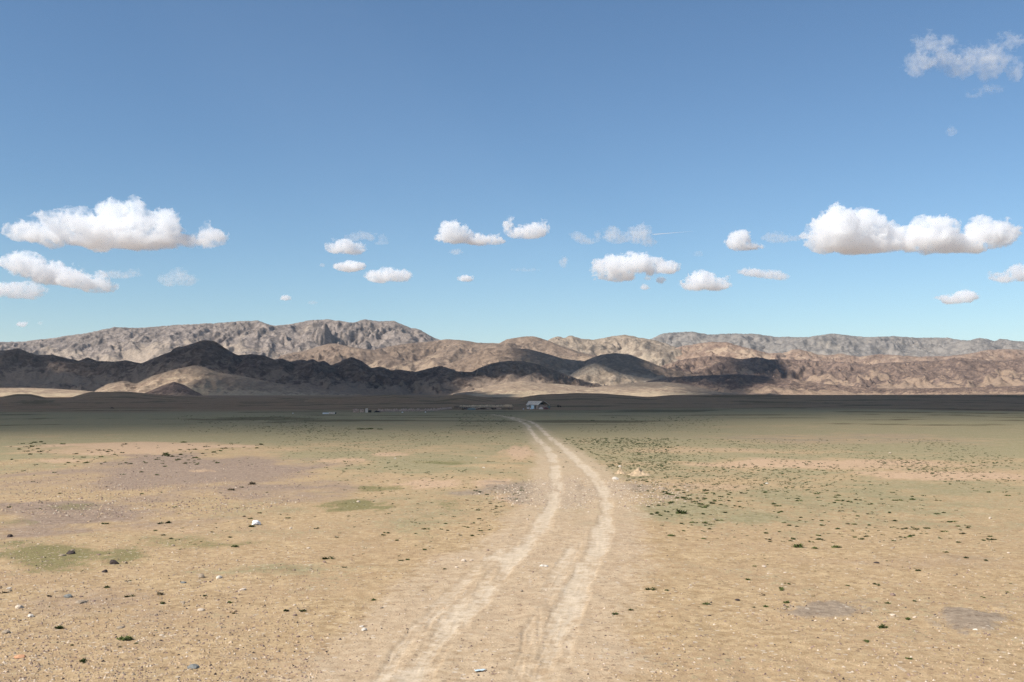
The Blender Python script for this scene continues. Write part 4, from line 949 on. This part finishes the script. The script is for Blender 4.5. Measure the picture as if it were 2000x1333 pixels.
# ------------------------------------------------------------------ plants
def leaf_material(name, a, b):
    t = NT(name); o = t.n("ShaderNodeObjectInfo").outputs["Random"]; P = t.pos()
    n = t.noise(P, 9.0, 3, 0.6)
    k = t.math('ADD', t.math('MULTIPLY', n, 0.7), t.math('MULTIPLY', o, 0.4))
    return t.bsdf(t.mix(t.ramp(k, 0.3, 0.85), a, b), 0.8, 0.15)
m_leaf = leaf_material("low_shrub_leaves", (0.028, 0.038, 0.011), (0.088, 0.108, 0.03))
m_leaf_far = leaf_material("steppe_herbs", (0.05, 0.06, 0.025), (0.12, 0.13, 0.06))
m_dry = leaf_material("dry_stems", (0.06, 0.045, 0.03), (0.13, 0.10, 0.06))
def tuft_geom(seed, n=46, flat=0.55):
    """a low cushion of small pointed leaves, radius about 1"""
    R_ = np.random.default_rng(seed); V = []; F_ = []
    cl = R_.uniform(-0.55, 0.55, (4, 2)); cr = R_.uniform(0.35, 0.62, 4)
    for i in range(n):
        c = R_.integers(4); an = R_.uniform(0, 2 * math.pi); ra = math.sqrt(R_.uniform()) * cr[c]
        x, y = cl[c, 0] + ra * math.cos(an), cl[c, 1] + ra * math.sin(an) * 0.9
        hz_ = flat * cr[c] / 0.5 * math.sqrt(max(0.02, 1 - (ra / cr[c]) ** 2)) * R_.uniform(0.35, 1.0)
        a2 = an + R_.uniform(-.9, .9); L_ = R_.uniform(.26, .5); w = L_ * R_.uniform(.35, .6); up = R_.uniform(.1, .9)
        d = np.array([math.cos(a2), math.sin(a2), up]) * L_; sd = np.array([-math.sin(a2), math.cos(a2), 0]) * w
        p = np.array([x, y, hz_ * 0.75]); k = len(V)
        V += [p - d * .5, p + sd * .6, p + d * .7, p - sd * .6]; F_.append((k, k + 1, k + 2, k + 3))
    for i in range(6):
        c = i % 4; an = R_.uniform(0, 6.28); k = len(V); p = np.array([cl[c, 0], cl[c, 1], -.1]); q = p + np.array([math.cos(an) * .4, math.sin(an) * .4, flat * .7]); sd = np.array([.03, .03, 0])
        V += [p - sd, p + sd, q + sd * .5, q - sd * .5]; F_.append((k, k + 1, k + 2, k + 3))
    for c in range(len(cl)):                      # dense heart of the cushion
        k = len(V); m_ = 7
        for j in range(m_): V.append(np.array([cl[c, 0] + cr[c] * .8 * math.cos(j * 6.283 / m_) * R_.uniform(.75, 1.1), cl[c, 1] + cr[c] * .75 * math.sin(j * 6.283 / m_) * R_.uniform(.75, 1.1), -.05]))
        V.append(np.array([cl[c, 0] + .06, cl[c, 1], flat * cr[c] / .5 * .62])); V.append(np.array([cl[c, 0] - .06, cl[c, 1] + .05, flat * cr[c] / .5 * .55]))
        for j in range(m_): F_.append((k + j, k + (j + 1) % m_, k + 7, k + 8) if j < 4 else (k + j, k + (j + 1) % m_, k + 8, k + 7))
    return np.array(V), np.array(F_)
TG = [tuft_geom(500 + i) for i in range(6)]
TUFT = [new_mesh("grass_tuft", v, f, [m_leaf], False) for v, f in TG]
DRYT = [new_mesh("dry_tuft", v * np.array([1, 1, 1.1]), f, [m_dry], False) for v, f in (tuft_geom(520, 40), tuft_geom(521, 36))]
NAMED_TUFTS = [
 (115, 1224, 15, "fresh green tuft near the bottom left corner"), (243, 1247, 18, "widest dark green tuft near the bottom left"), (163, 1289, 12, "round bright green tuft lowest at the bottom left"),
 (207, 1147, 10, "flat green tuft right under the dark dung clods"), (252, 1164, 9, "small green tuft above the bottom left pair"), (316, 1178, 8, "brownish green tuft right of the small one at lower left"),
 (560, 1192, 9, "left one of two close green tufts left of the track"), (592, 1192, 9, "right one of two close green tufts left of the track"), (449, 1176, 9, "flat green tuft in the sand left of the close pair"), (400, 1163, 7, "tiny green tuft between pale stones at lower left"),
 (640, 1090, 11, "lone dark green tuft in the sand left of the track"), (460, 1067, 9, "dark tuft below the white plastic bag"), (492, 1028, 10, "flat tuft under the white plastic bag"), (727, 1171, 8, "greyish tuft at the left verge of the track"),
 (205, 1022, 9, "dark tuft above the left green patch"), (332, 1020, 10, "flat dark tuft left of the plastic bag"), (312, 1022, 8, "small dark tuft beside the flat one left of the bag"),
 (1330, 1001, 15, "biggest green tuft right of the track"), (1376, 1021, 9, "round tuft lower right of the biggest tuft"), (1312, 1046, 9, "round dark tuft below the biggest tuft right of the track"), (1273, 1004, 7, "left one of two small dark tufts by the biggest tuft"), (1290, 1006, 7, "right one of two small dark tufts by the biggest tuft"),
 (1270, 1150, 10, "upright green tuft right of the lower track"), (1202, 1199, 8, "small green tuft closest to the right rut"), (1233, 1191, 9, "olive tuft beside the one closest to the right rut"), (1381, 1180, 10, "green tuft left of the grey gravel patch"), (1495, 1184, 8, "small green tuft just left of the gravel patch"), (1537, 1177, 10, "green tuft at the upper edge of the gravel patch"),
 (1527, 1150, 10, "flat green tuft above the left gravel patch"), (1722, 1224, 12, "bright green tuft between the two gravel patches"), (1772, 1209, 10, "smaller green tuft nearer the right gravel patch"), (1695, 1252, 9, "lowest green tuft between the gravel patches"), (1776, 1286, 9, "pale green tuft low at the bottom right"),
 (1459, 1131, 8, "flat green tuft alone on the open sand at right"), (1712, 1141, 8, "small tuft alone on the sand above the gravel patches"), (1560, 1066, 16, "sprawling green tuft in the middle of the right sand"), (1590, 1070, 10, "tuft joined to the right of the sprawling one"), (1634, 1068, 11, "low tuft right of the sprawling one"),
]
ZONES = [  # u0, u1, v0, v1, count, min and max width in pixels, clumping, phrase
 (1120, 2040, 858, 900, 1300, 2.4, 4.5, .5, 'right'), (1160, 2040, 900, 962, 1500, 3.5, 7.0, .6, 'right'), (1230, 2020, 962, 1062, 420, 5, 10, .4, 'right'), (1190, 2000, 1062, 1200, 70, 5, 9, .3, 'right'),
 (1075, 1330, 856, 918, 900, 3, 6, .3, 'right'), (1285, 1405, 958, 992, 60, 5, 11, .0, 'right'), (1220, 1320, 930, 985, 40, 4, 9, .2, 'right'),
 (480, 1060, 832, 905, 1500, 1.8, 4.2, .6, 'left'), (20, 520, 864, 908, 170, 4, 10, .6, 'left'), (560, 1060, 900, 1000, 420, 3, 6.5, .4, 'left'), (300, 960, 1000, 1110, 150, 4, 9, .4, 'left'), (0, 950, 1110, 1300, 24, 5, 9, .2, 'left'),
 (920, 1065, 950, 1050, 110, 4, 8, .2, 'left'), (0, 560, 905, 1000, 70, 4, 9, .4, 'left'), (340, 640, 812, 845, 420, 1.8, 3.6, .5, 'left'), (1110, 1420, 814, 845, 420, 1.8, 3.6, .5, 'right'), (880, 1010, 808, 832, 260, 1.6, 3.5, .3, 'left'), (1700, 2040, 890, 925, 300, 3, 6, .5, 'right'),
]
cand = []
for (u0, u1, v0, v1, n, s0, s1, cl, side) in ZONES:
    k = n * 4; u = rng.uniform(u0, u1, k); v = rng.uniform(v0, v1, k)
    x, y, z = on_ground(u, v)
    sc = 3 + 0.06 * y
    dens = 0.5 + 0.9 * fbm2(x / sc, y / (sc * 2.5), 3, 77)
    edge_ = np.minimum(sstep(0, 0.12, (u - u0) / (u1 - u0)), 1 - sstep(0.88, 1, (u - u0) / (u1 - u0)))
    ok = (dens > cl * rng.uniform(0.4, 1.3, k)) & (rng.uniform(0, 1, k) < edge_ + 0.25)
    tm_, tb_ = track_mask(x, y); ok &= (tm_ < 0.12) & ((tb_ < 0.3) | (rng.uniform(0, 1, k) < 0.18))
    idx = np.where(ok)[0][:n]
    w = s0 + (s1 - s0) * rng.uniform(0, 1, len(idx)) ** 2.2
    for i, ww in zip(idx, w): cand.append((x[i], y[i], z[i], ww * ppm(y[i]) / 2, ww, side))
cand.sort(key=lambda c: -c[4])
G_TUFT = "green tufts scattered over the plain"
def put_tuft(me, x, y, z, r, label, group, name="grass_tuft", k=0.85):
    o = link(name, me, loc=(x, y, z - 0.06 * r)); o.rotation_euler = (0, 0, random.uniform(0, 6.28)); o.scale = (r, r, r * k * random.uniform(.85, 1.2))
    return tag(o, label, "tuft", group)
for i, (u, v, w, lb) in enumerate(NAMED_TUFTS):
    x, y, z = gp(u, v + w * 0.2); put_tuft(TUFT[i % 6], x, y, z, w * 0.95 * ppm(y) , lb, G_TUFT, k=1.0)
n_ind = 300 - len(NAMED_TUFTS)
for i, (x, y, z, r, w, side) in enumerate(cand[:n_ind]):
    uu = float(project(np.array([x]), np.array([y]), np.array([z]))[0][0])
    if side == 'right':
        where = "left of the sand heaps" if uu < 1260 else "around the long green strip" if uu < 1450 else "midway across the right side" if uu < 1700 else "towards the right edge"
    else:
        where = "close beside the left rut" if uu > 930 else "right of the white bag" if uu > 560 else "towards the left edge"
    band = "on the near sand" if y < 30 else "on the middle ground" if y < 50 else "in the far belt"
    put_tuft(TUFT[i % 6], x, y, z, r * 1.45, "small dark green tuft %s, %s" % (band, where), "tufts %s, %s" % (band, where))
rest = cand[n_ind:]
SG = [tuft_geom(540 + i, 9, 0.6) for i in range(5)]
Vs = []; Fs_ = []; off = 0
for i, (x, y, z, r, w, side) in enumerate(rest):
    v, f = SG[i % 5]; a = random.uniform(0, 6.28); c, s_ = math.cos(a), math.sin(a); big = 1.55 * r
    q = np.stack([(v[:, 0] * c - v[:, 1] * s_) * big + x, (v[:, 0] * s_ + v[:, 1] * c) * big + y, v[:, 2] * big * random.uniform(.6, 1.0) + z - .01], 1)
    Vs.append(q); Fs_.append(f + off); off += len(v)
tag(link("herb_cover", new_mesh("herb_cover", np.concatenate(Vs), np.concatenate(Fs_), [m_leaf_far], False)), "thousands of tiny dark green herbs dotting the plain", None, None, "stuff")
for (u, v, w, lb) in ((1158, 822, 9, "lone dark bush on the shaded plain right of the farmhouse"), (706, 839, 14, "left one of three dark bushes on the shaded plain at left"), (722, 838.5, 16, "middle one of three dark bushes on the shaded plain at left"), (741, 839, 11, "right one of three dark bushes on the shaded plain at left"), (502, 867, 5, "small dark bush at the edge of the shade at left")):
    x, y, z = gp(u, v); b = empty("bush", (x, y, z)); tag(b, lb, "bush")
    for k in range(3):
        o = link("foliage", TUFT[(k + int(u)) % 6], b, ((k - 1) * w * .22 * ppm(y), random.uniform(-.2, .2), -.03)); rr = w * ppm(y) * .42; o.scale = (rr, rr, rr * .8); o.rotation_euler = (0, 0, k * 2.0)
for i, (u, v, w, lb) in enumerate(((10, 1158, 16, "rusty brown dead shrub at the left edge"), (98, 1165, 12, "small reddish brown dead shrub at lower left"), (310, 1162, 20, "flat brown dead shrub in the sand at lower left"), (450, 958, 16, "brown dead shrub on the purplish gravel"), (490, 946, 22, "wider brown dead shrub on the purplish gravel"), (475, 1010, 10, "brown dry shrub above the plastic bag"), (914, 978, 10, "dry thin shrub left of the upper track"), (1490, 1163, 11, "small brown dead shrub above the left gravel patch"))):
    x, y, z = gp(u, v); put_tuft(DRYT[i % 2], x, y, z, w * .6 * ppm(y), lb, "dead brown shrubs", "dead_shrub")

# ------------------------------------------------------------------ stones
def stone_mat(name, c): return plain(name, c, 0.85, 0.22, 3.0, 0.25)
SM = {'pale': stone_mat("pale_stone", (0.52, 0.42, 0.32)), 'white': stone_mat("white_stone", (0.60, 0.53, 0.44)), 'grey': stone_mat("grey_stone", (0.30, 0.235, 0.17)), 'blue': stone_mat("blue_grey_stone", (0.19, 0.19, 0.175)),
      'dark': stone_mat("dark_stone", (0.06, 0.045, 0.04)), 'orange': stone_mat("orange_stone", (0.52, 0.27, 0.15)), 'purple': stone_mat("purplish_stone", (0.23, 0.16, 0.125)), 'tan': stone_mat("tan_stone", (0.38, 0.27, 0.17))}
STONES = {k: [lump_mesh("stone", m, 600 + 7 * j + i, (0.55, 0.45, 0.7)[i], 0.3, ICO2, False) for i in range(3)] for j, (k, m) in enumerate(SM.items())}
def put_stone(kind, u, v, w, label, group=None, name="stone", xyz=None, cat="stone"):
    x, y, z = xyz or gp(u, v); r = w * ppm(y) / 2
    o = link(name, random.choice(STONES[kind]), loc=(x, y, z)); o.scale = (r, r * random.uniform(.7, 1), r * random.uniform(.8, 1.1)); o.rotation_euler = (0, 0, random.uniform(0, 6.28))
    return tag(o, label, cat, group)
for k, u, v, w, lb in [
 ('white', 428, 1130, 13, "white blocky stone in the middle of the left sand"), ('grey', 393, 1128, 17, "grey-green flat stone left of the white blocky stone"), ('pale', 475, 1153, 14, "pale rounded stone below the white blocky stone"), ('pale', 392, 1193, 15, "pinkish pale stone at lower left"),
 ('blue', 358, 1139, 13, "blue-grey flat stone by the grey-green stone"), ('blue', 377, 1305, 24, "blue-grey stone at the bottom left edge of the picture"), ('orange', 40, 1284, 21, "orange stone at the bottom left corner"), ('grey', 12, 1237, 17, "grey stone cut by the left edge"), ('grey', 121, 1086, 15, "pale grey slab on the green patch"), ('dark', 139, 1082, 18, "dark low stone behind the pale slab on the green patch"),  # the dark lump beside the pale slab is its cast shadow, built as a mesh
 ('pale', 38, 1188, 17, "broad pale stone at lower left"), ('white', 60, 1205, 11, "small whitish stone below the broad pale one"), ('blue', 133, 1167, 18, "blue-grey streaked stone right of the brown shrub at lower left"), ('grey', 158, 1178, 22, "flat grey stone at lower left, right of the streaked one"), ('grey', 236, 1227, 16, "flat brownish stone right of the fresh green tuft"), ('white', 18, 1150, 10, "small white stone near the left edge"),
 ('purple', 1744, 1163, 13, "purplish stone above the gravel patches"), ('dark', 1440, 1173, 12, "dark brown stone left of the left gravel patch"), ('dark', 1386, 1203, 8, "small dark stone left of the gravel patch"), ('white', 1610, 1190, 9, "bright white stone on the left gravel patch"), ('pale', 1581, 1196, 8, "pale stone at the left of the left gravel patch"), ('dark', 1565, 1203, 10, "dark stone on the left rim of the gravel patch"), ('pale', 1744, 1203, 14, "pale flat stone between the gravel patches"), ('pale', 1787, 1207, 9, "small pale stone right of the tuft between gravel patches"), ('dark', 1907, 1198, 14, "dark stone at the top of the right gravel patch"), ('pale', 1914, 1210, 9, "pale stone on the right gravel patch"), ('white', 1905, 1233, 10, "whitish stone low on the right gravel patch"),
 ('dark', 1711, 1100, 12, "dark sliver of stone on the open sand at right"), ('pale', 1492, 1107, 10, "pale pink stone on the open sand right of the track"), ('white', 1062, 1107, 17, "flat white stone between the two ruts"), ('white', 1498, 945, 9, "white stone in the belt of tufts at right"), ('white', 1201, 937, 15, "broad white stone beside the sand heaps"), ('grey', 1292, 957, 13, "purplish grey stone at the head of the green strip"), ('white', 1211, 912, 6, "small white stone behind the left sand heap"), ('pale', 1738, 886, 6, "white speck of stone far out at right"), ('pale', 700, 981, 8, "pale stone on the green patch left of the track"), ('white', 772, 896, 5, "small white stone far out left of the track"), ('white', 930, 895, 4, "white speck of stone left of the upper track"), ('white', 945, 914, 6, "white stone left of the track's bend"), ('pale', 905, 1097, 12, "pale stone at the left verge of the track"), ('pale', 921, 1095, 8, "small pale stone right by the verge of the left rut"), ('white', 706, 1224, 9, "white stone low left of the track"), ('white', 711, 1232, 11, "flat white stone below another low left of the track"), ('pale', 1030, 1015, 7, "small pale stone between the ruts at the grey crossing")]:
    put_stone(k, u, v, w, lb)
put_stone('dark', 222, 1102, 17, "larger dark dung clod on the edge of the green patch", name="dung_clod", cat="dung"); put_stone('dark', 205, 1118, 11, "smaller dark dung clod below the larger one", name="dung_clod", cat="dung"); put_stone('dark', 20, 1049, 14, "dark dung clod at the left edge above the green patch", name="dung_clod", cat="dung"); put_stone('dark', 247, 1101, 6, "tiny dark dung clod right of the larger one", name="dung_clod", cat="dung")
# scattered middling stones
n = 0
while n < 150:
    u = random.uniform(-20, 2020); v = 1000 + 330 * random.random() ** 0.8
    if n % 3: u = random.uniform(-20, 620)
    x, y, z = gp(u, v); tm_, tb_ = track_mask(np.array([x]), np.array([y]))
    if tm_[0] > 0.2: continue
    kind = random.choice(['pale', 'pale', 'tan', 'purple', 'grey', 'tan']); w = random.uniform(4, 9)
    where = "near the left edge" if u < 250 else "left of the track" if u < 650 else "close left of the track" if u < 960 else "between the ruts or beside them" if u < 1200 else "right of the track" if u < 1600 else "towards the right edge"
    band = "along the bottom of the picture" if v > 1250 else "on the near sand" if v > 1130 else "farther back on the sand"
    d = "%s %s stone %s, %s" % ("tiny" if w < 6.5 else "small", {'pale': 'pale', 'tan': 'tan', 'purple': 'purplish', 'grey': 'grey'}[kind], band, where)
    put_stone(kind, u, v, w, d, "loose stones: " + d, xyz=(x, y, z)); n += 1
# gravel: tens of thousands of pebbles
def gravel(name, label, mats, count, area, smin, smax, seed):
    R_ = np.random.default_rng(seed); u, v = area(R_, count); x, y, z = on_ground(u, v)
    tm_, tb_ = track_mask(x, y); keep = R_.uniform(0, 1, len(x)) > tm_ * 1.3 + 0.35 * tb_; x, y, z = x[keep], y[keep], z[keep]; n = len(x)
    r = smin + (smax - smin) * R_.uniform(0, 1, n) ** 3
    base_ = np.array([(1, 0, 0), (0.35, .9, 0), (-.8, .55, 0), (-.75, -.6, 0), (.4, -.95, 0), (.1, 0, .75)]) 
    a = R_.uniform(0, 6.28, n); c, s_ = np.cos(a), np.sin(a); jit = R_.uniform(.7, 1.25, (n, 6, 1)) * base_[None]
    px = jit[..., 0] * r[:, None]; py = jit[..., 1] * r[:, None] * R_.uniform(.6, 1, (n, 1)); pz = jit[..., 2] * r[:, None] * R_.uniform(.6, 1.3, (n, 1)) - 0.004
    V = np.stack([px * c[:, None] - py * s_[:, None] + x[:, None], px * s_[:, None] + py * c[:, None] + y[:, None], pz + z[:, None]], -1).reshape(-1, 3)
    f = np.array([(0, 1, 5), (1, 2, 5), (2, 3, 5), (3, 4, 5), (4, 0, 5)]); F_ = (f[None] + (np.arange(n) * 6)[:, None, None]).reshape(-1, 3)
    me = new_mesh(name, V, F_, mats, False)
    me.polygons.foreach_set("material_index", np.repeat(R_.choice(len(mats), n, p=PW[len(mats)]), 5).astype(np.int32))
    tag(link(name, me), label, None, None, "stuff")
PW = {5: [.50, .12, .22, .11, .05], 4: [.45, .33, .10, .12]}
def near_area(R_, n):
    v = 985 + 360 * R_.uniform(0, 1, n) ** 0.75; u = R_.uniform(-40, 2040, n); h = int(n * .45); u[:h] = R_.uniform(-40, 1, h) + 640 * R_.uniform(0, 1, h) ** 1.3; return u, v
def ell_area(cu, cv, du, dv):
    def f(R_, n):
        a = R_.uniform(0, 6.28, n); q = np.sqrt(R_.uniform(0, 1, n)) * R_.uniform(.75, 1.1, n); return cu + du * q * np.cos(a), cv + dv * q * np.sin(a)
    return f
def purple_area(R_, n):
    a = R_.uniform(0, 6.28, n); q = R_.uniform(0, 1, n) ** .6; u = 240 + 400 * q * np.cos(a); v = 950 + 62 * q * np.sin(a)
    x, y, z = on_ground(u, v); k = fbm2(x / 5, y / 9, 3, 91) > R_.uniform(-.4, .25, n); return u[k], v[k]
gravel("gravel", "loose pebbles over the whole sandy foreground", [SM['tan'], SM['pale'], SM['purple'], SM['grey'], SM['dark']], 40000, near_area, 0.008, 0.038, 701)
gravel("gravel", "purplish gravel on the dark ground at left", [SM['purple'], SM['tan'], SM['pale'], SM['grey']], 12000, purple_area, 0.02, 0.075, 702)
gravel("gravel", "grey gravel patch at lower right, the left one of two", [SM['grey'], SM['purple'], SM['pale'], SM['dark']], 2600, ell_area(1612, 1194, 95, 20), 0.012, 0.05, 703)
gravel("gravel", "grey gravel patch at the lower right edge", [SM['grey'], SM['purple'], SM['pale'], SM['dark']], 2600, ell_area(1900, 1214, 90, 28), 0.012, 0.05, 704)
gravel("gravel", "grey gravel of the crossing where the ruts meet", [SM['grey'], SM['pale'], SM['purple'], SM['tan']], 5000, ell_area(1150, 965, 210, 34), 0.02, 0.07, 705)

# ------------------------------------------------------------------ sand heaps, bag, scrap
m_sand = plain("loose_yellow_sand", (0.43, 0.315, 0.20), 0.95, 0.3, 3.0, 0.4)
def sand_heap(label, u, v, w, h, seed, peak):
    x, y, z = gp(u, v); s_ = ppm(y); n = 46; g = np.linspace(-1.25, 1.25, n); X, Y = np.meshgrid(g, g)
    d = np.hypot(X + .15 * fbm2(X * 1.5, Y * 1.5, 3, seed), Y + .15 * fbm2(X * 1.5 + 5, Y * 1.5, 3, seed))
    Z = (np.clip(1 - d, 0, 1) ** .8) * 0.75 + 0.25 * np.exp(-((X - peak) ** 2 + Y ** 2) / .06) + .55 * (rid2(X * 2.6, Y * 2.0, 4, seed) - .35) * np.clip(1.1 - d, 0, 1)
    Z = np.where(d > 1.0, -.12 + 0 * Z, Z - .06)
    V = np.stack([X.ravel() * w * s_ / 2, Y.ravel() * w * s_ / 2 * .9, Z.ravel() * h * s_], 1)
    tag(link("sand_heap", new_mesh("sand_heap", V, grid_faces(n, n), [m_sand]), loc=(x, y, z)), label, "sand heap")
sand_heap("larger pointed heap of yellow sand right of the track's bend", 1248, 929, 46, 14, 801, -.05)
sand_heap("smaller heap of yellow sand left of the pointed heap", 1211, 926, 22, 12, 802, .1)
def bag():
    x, y, z = gp(500, 1026); s_ = ppm(y); v, f = ICO3
    w = v * np.array([1.0, .75, .55]); n = vn3(v[:, 0] * 2.2, v[:, 1] * 2.2, v[:, 2] * 2.2, 811); n2 = np.abs(vn3(v[:, 0] * 5, v[:, 1] * 5, v[:, 2] * 5, 812))
    w = w * (1 + .28 * n - .3 * n2)[:, None]; w[:, 2] += .55 - .75 * (w[:, 0] - .0) ** 2 * .6; w[:, 2] = np.maximum(w[:, 2], .04 * n2)
    b = plain("white_plastic", (0.86, 0.86, 0.88), 0.45, 0.04, 8.0, 0.15, 0.4)
    r = 9.5 * s_; tag(link("plastic_bag", new_mesh("plastic_bag", w * r, f, [b]), loc=(x, y, z)), "crumpled white plastic bag lying on the sand at left", "plastic bag")
bag()
def scrap(label, u, v, w, col, seed):
    x, y, z = gp(u, v); s_ = ppm(y); n = 10; g = np.linspace(-1, 1, n); X, Y = np.meshgrid(g, g); R_ = .22 * fbm2(X * 1.4, Y * 1.4, 3, seed) + .25
    X2 = X * (1 + .2 * Y) ; top = np.stack([X2.ravel(), Y.ravel() * .5 + .3 * X.ravel(), R_.ravel() + .06], 1); bot = top - np.array([0, 0, .05])
    f = grid_faces(n, n); rim = [i for i in range(n)] + [i * n + n - 1 for i in range(1, n)] + [(n - 1) * n + i for i in range(n - 2, -1, -1)] + [i * n for i in range(n - 2, 0, -1)]
    N = n * n; sd = np.array([(a + N, b + N, b, a) for a, b in zip(rim, rim[1:] + rim[:1])])
    V = np.concatenate([top, bot]) * (w * s_ / 2)
    tag(link("plastic_scrap", new_mesh("plastic_scrap", V, np.concatenate([f, f[:, ::-1] + N, sd]), [plain("scrap_plastic", col, .6, .08, 5.0, .1)]), loc=(x, y, z)), label, "litter")
scrap("pale blue plastic scrap at the bottom of the picture between the ruts", 938, 1312, 20, (0.50, 0.60, 0.64), 821)
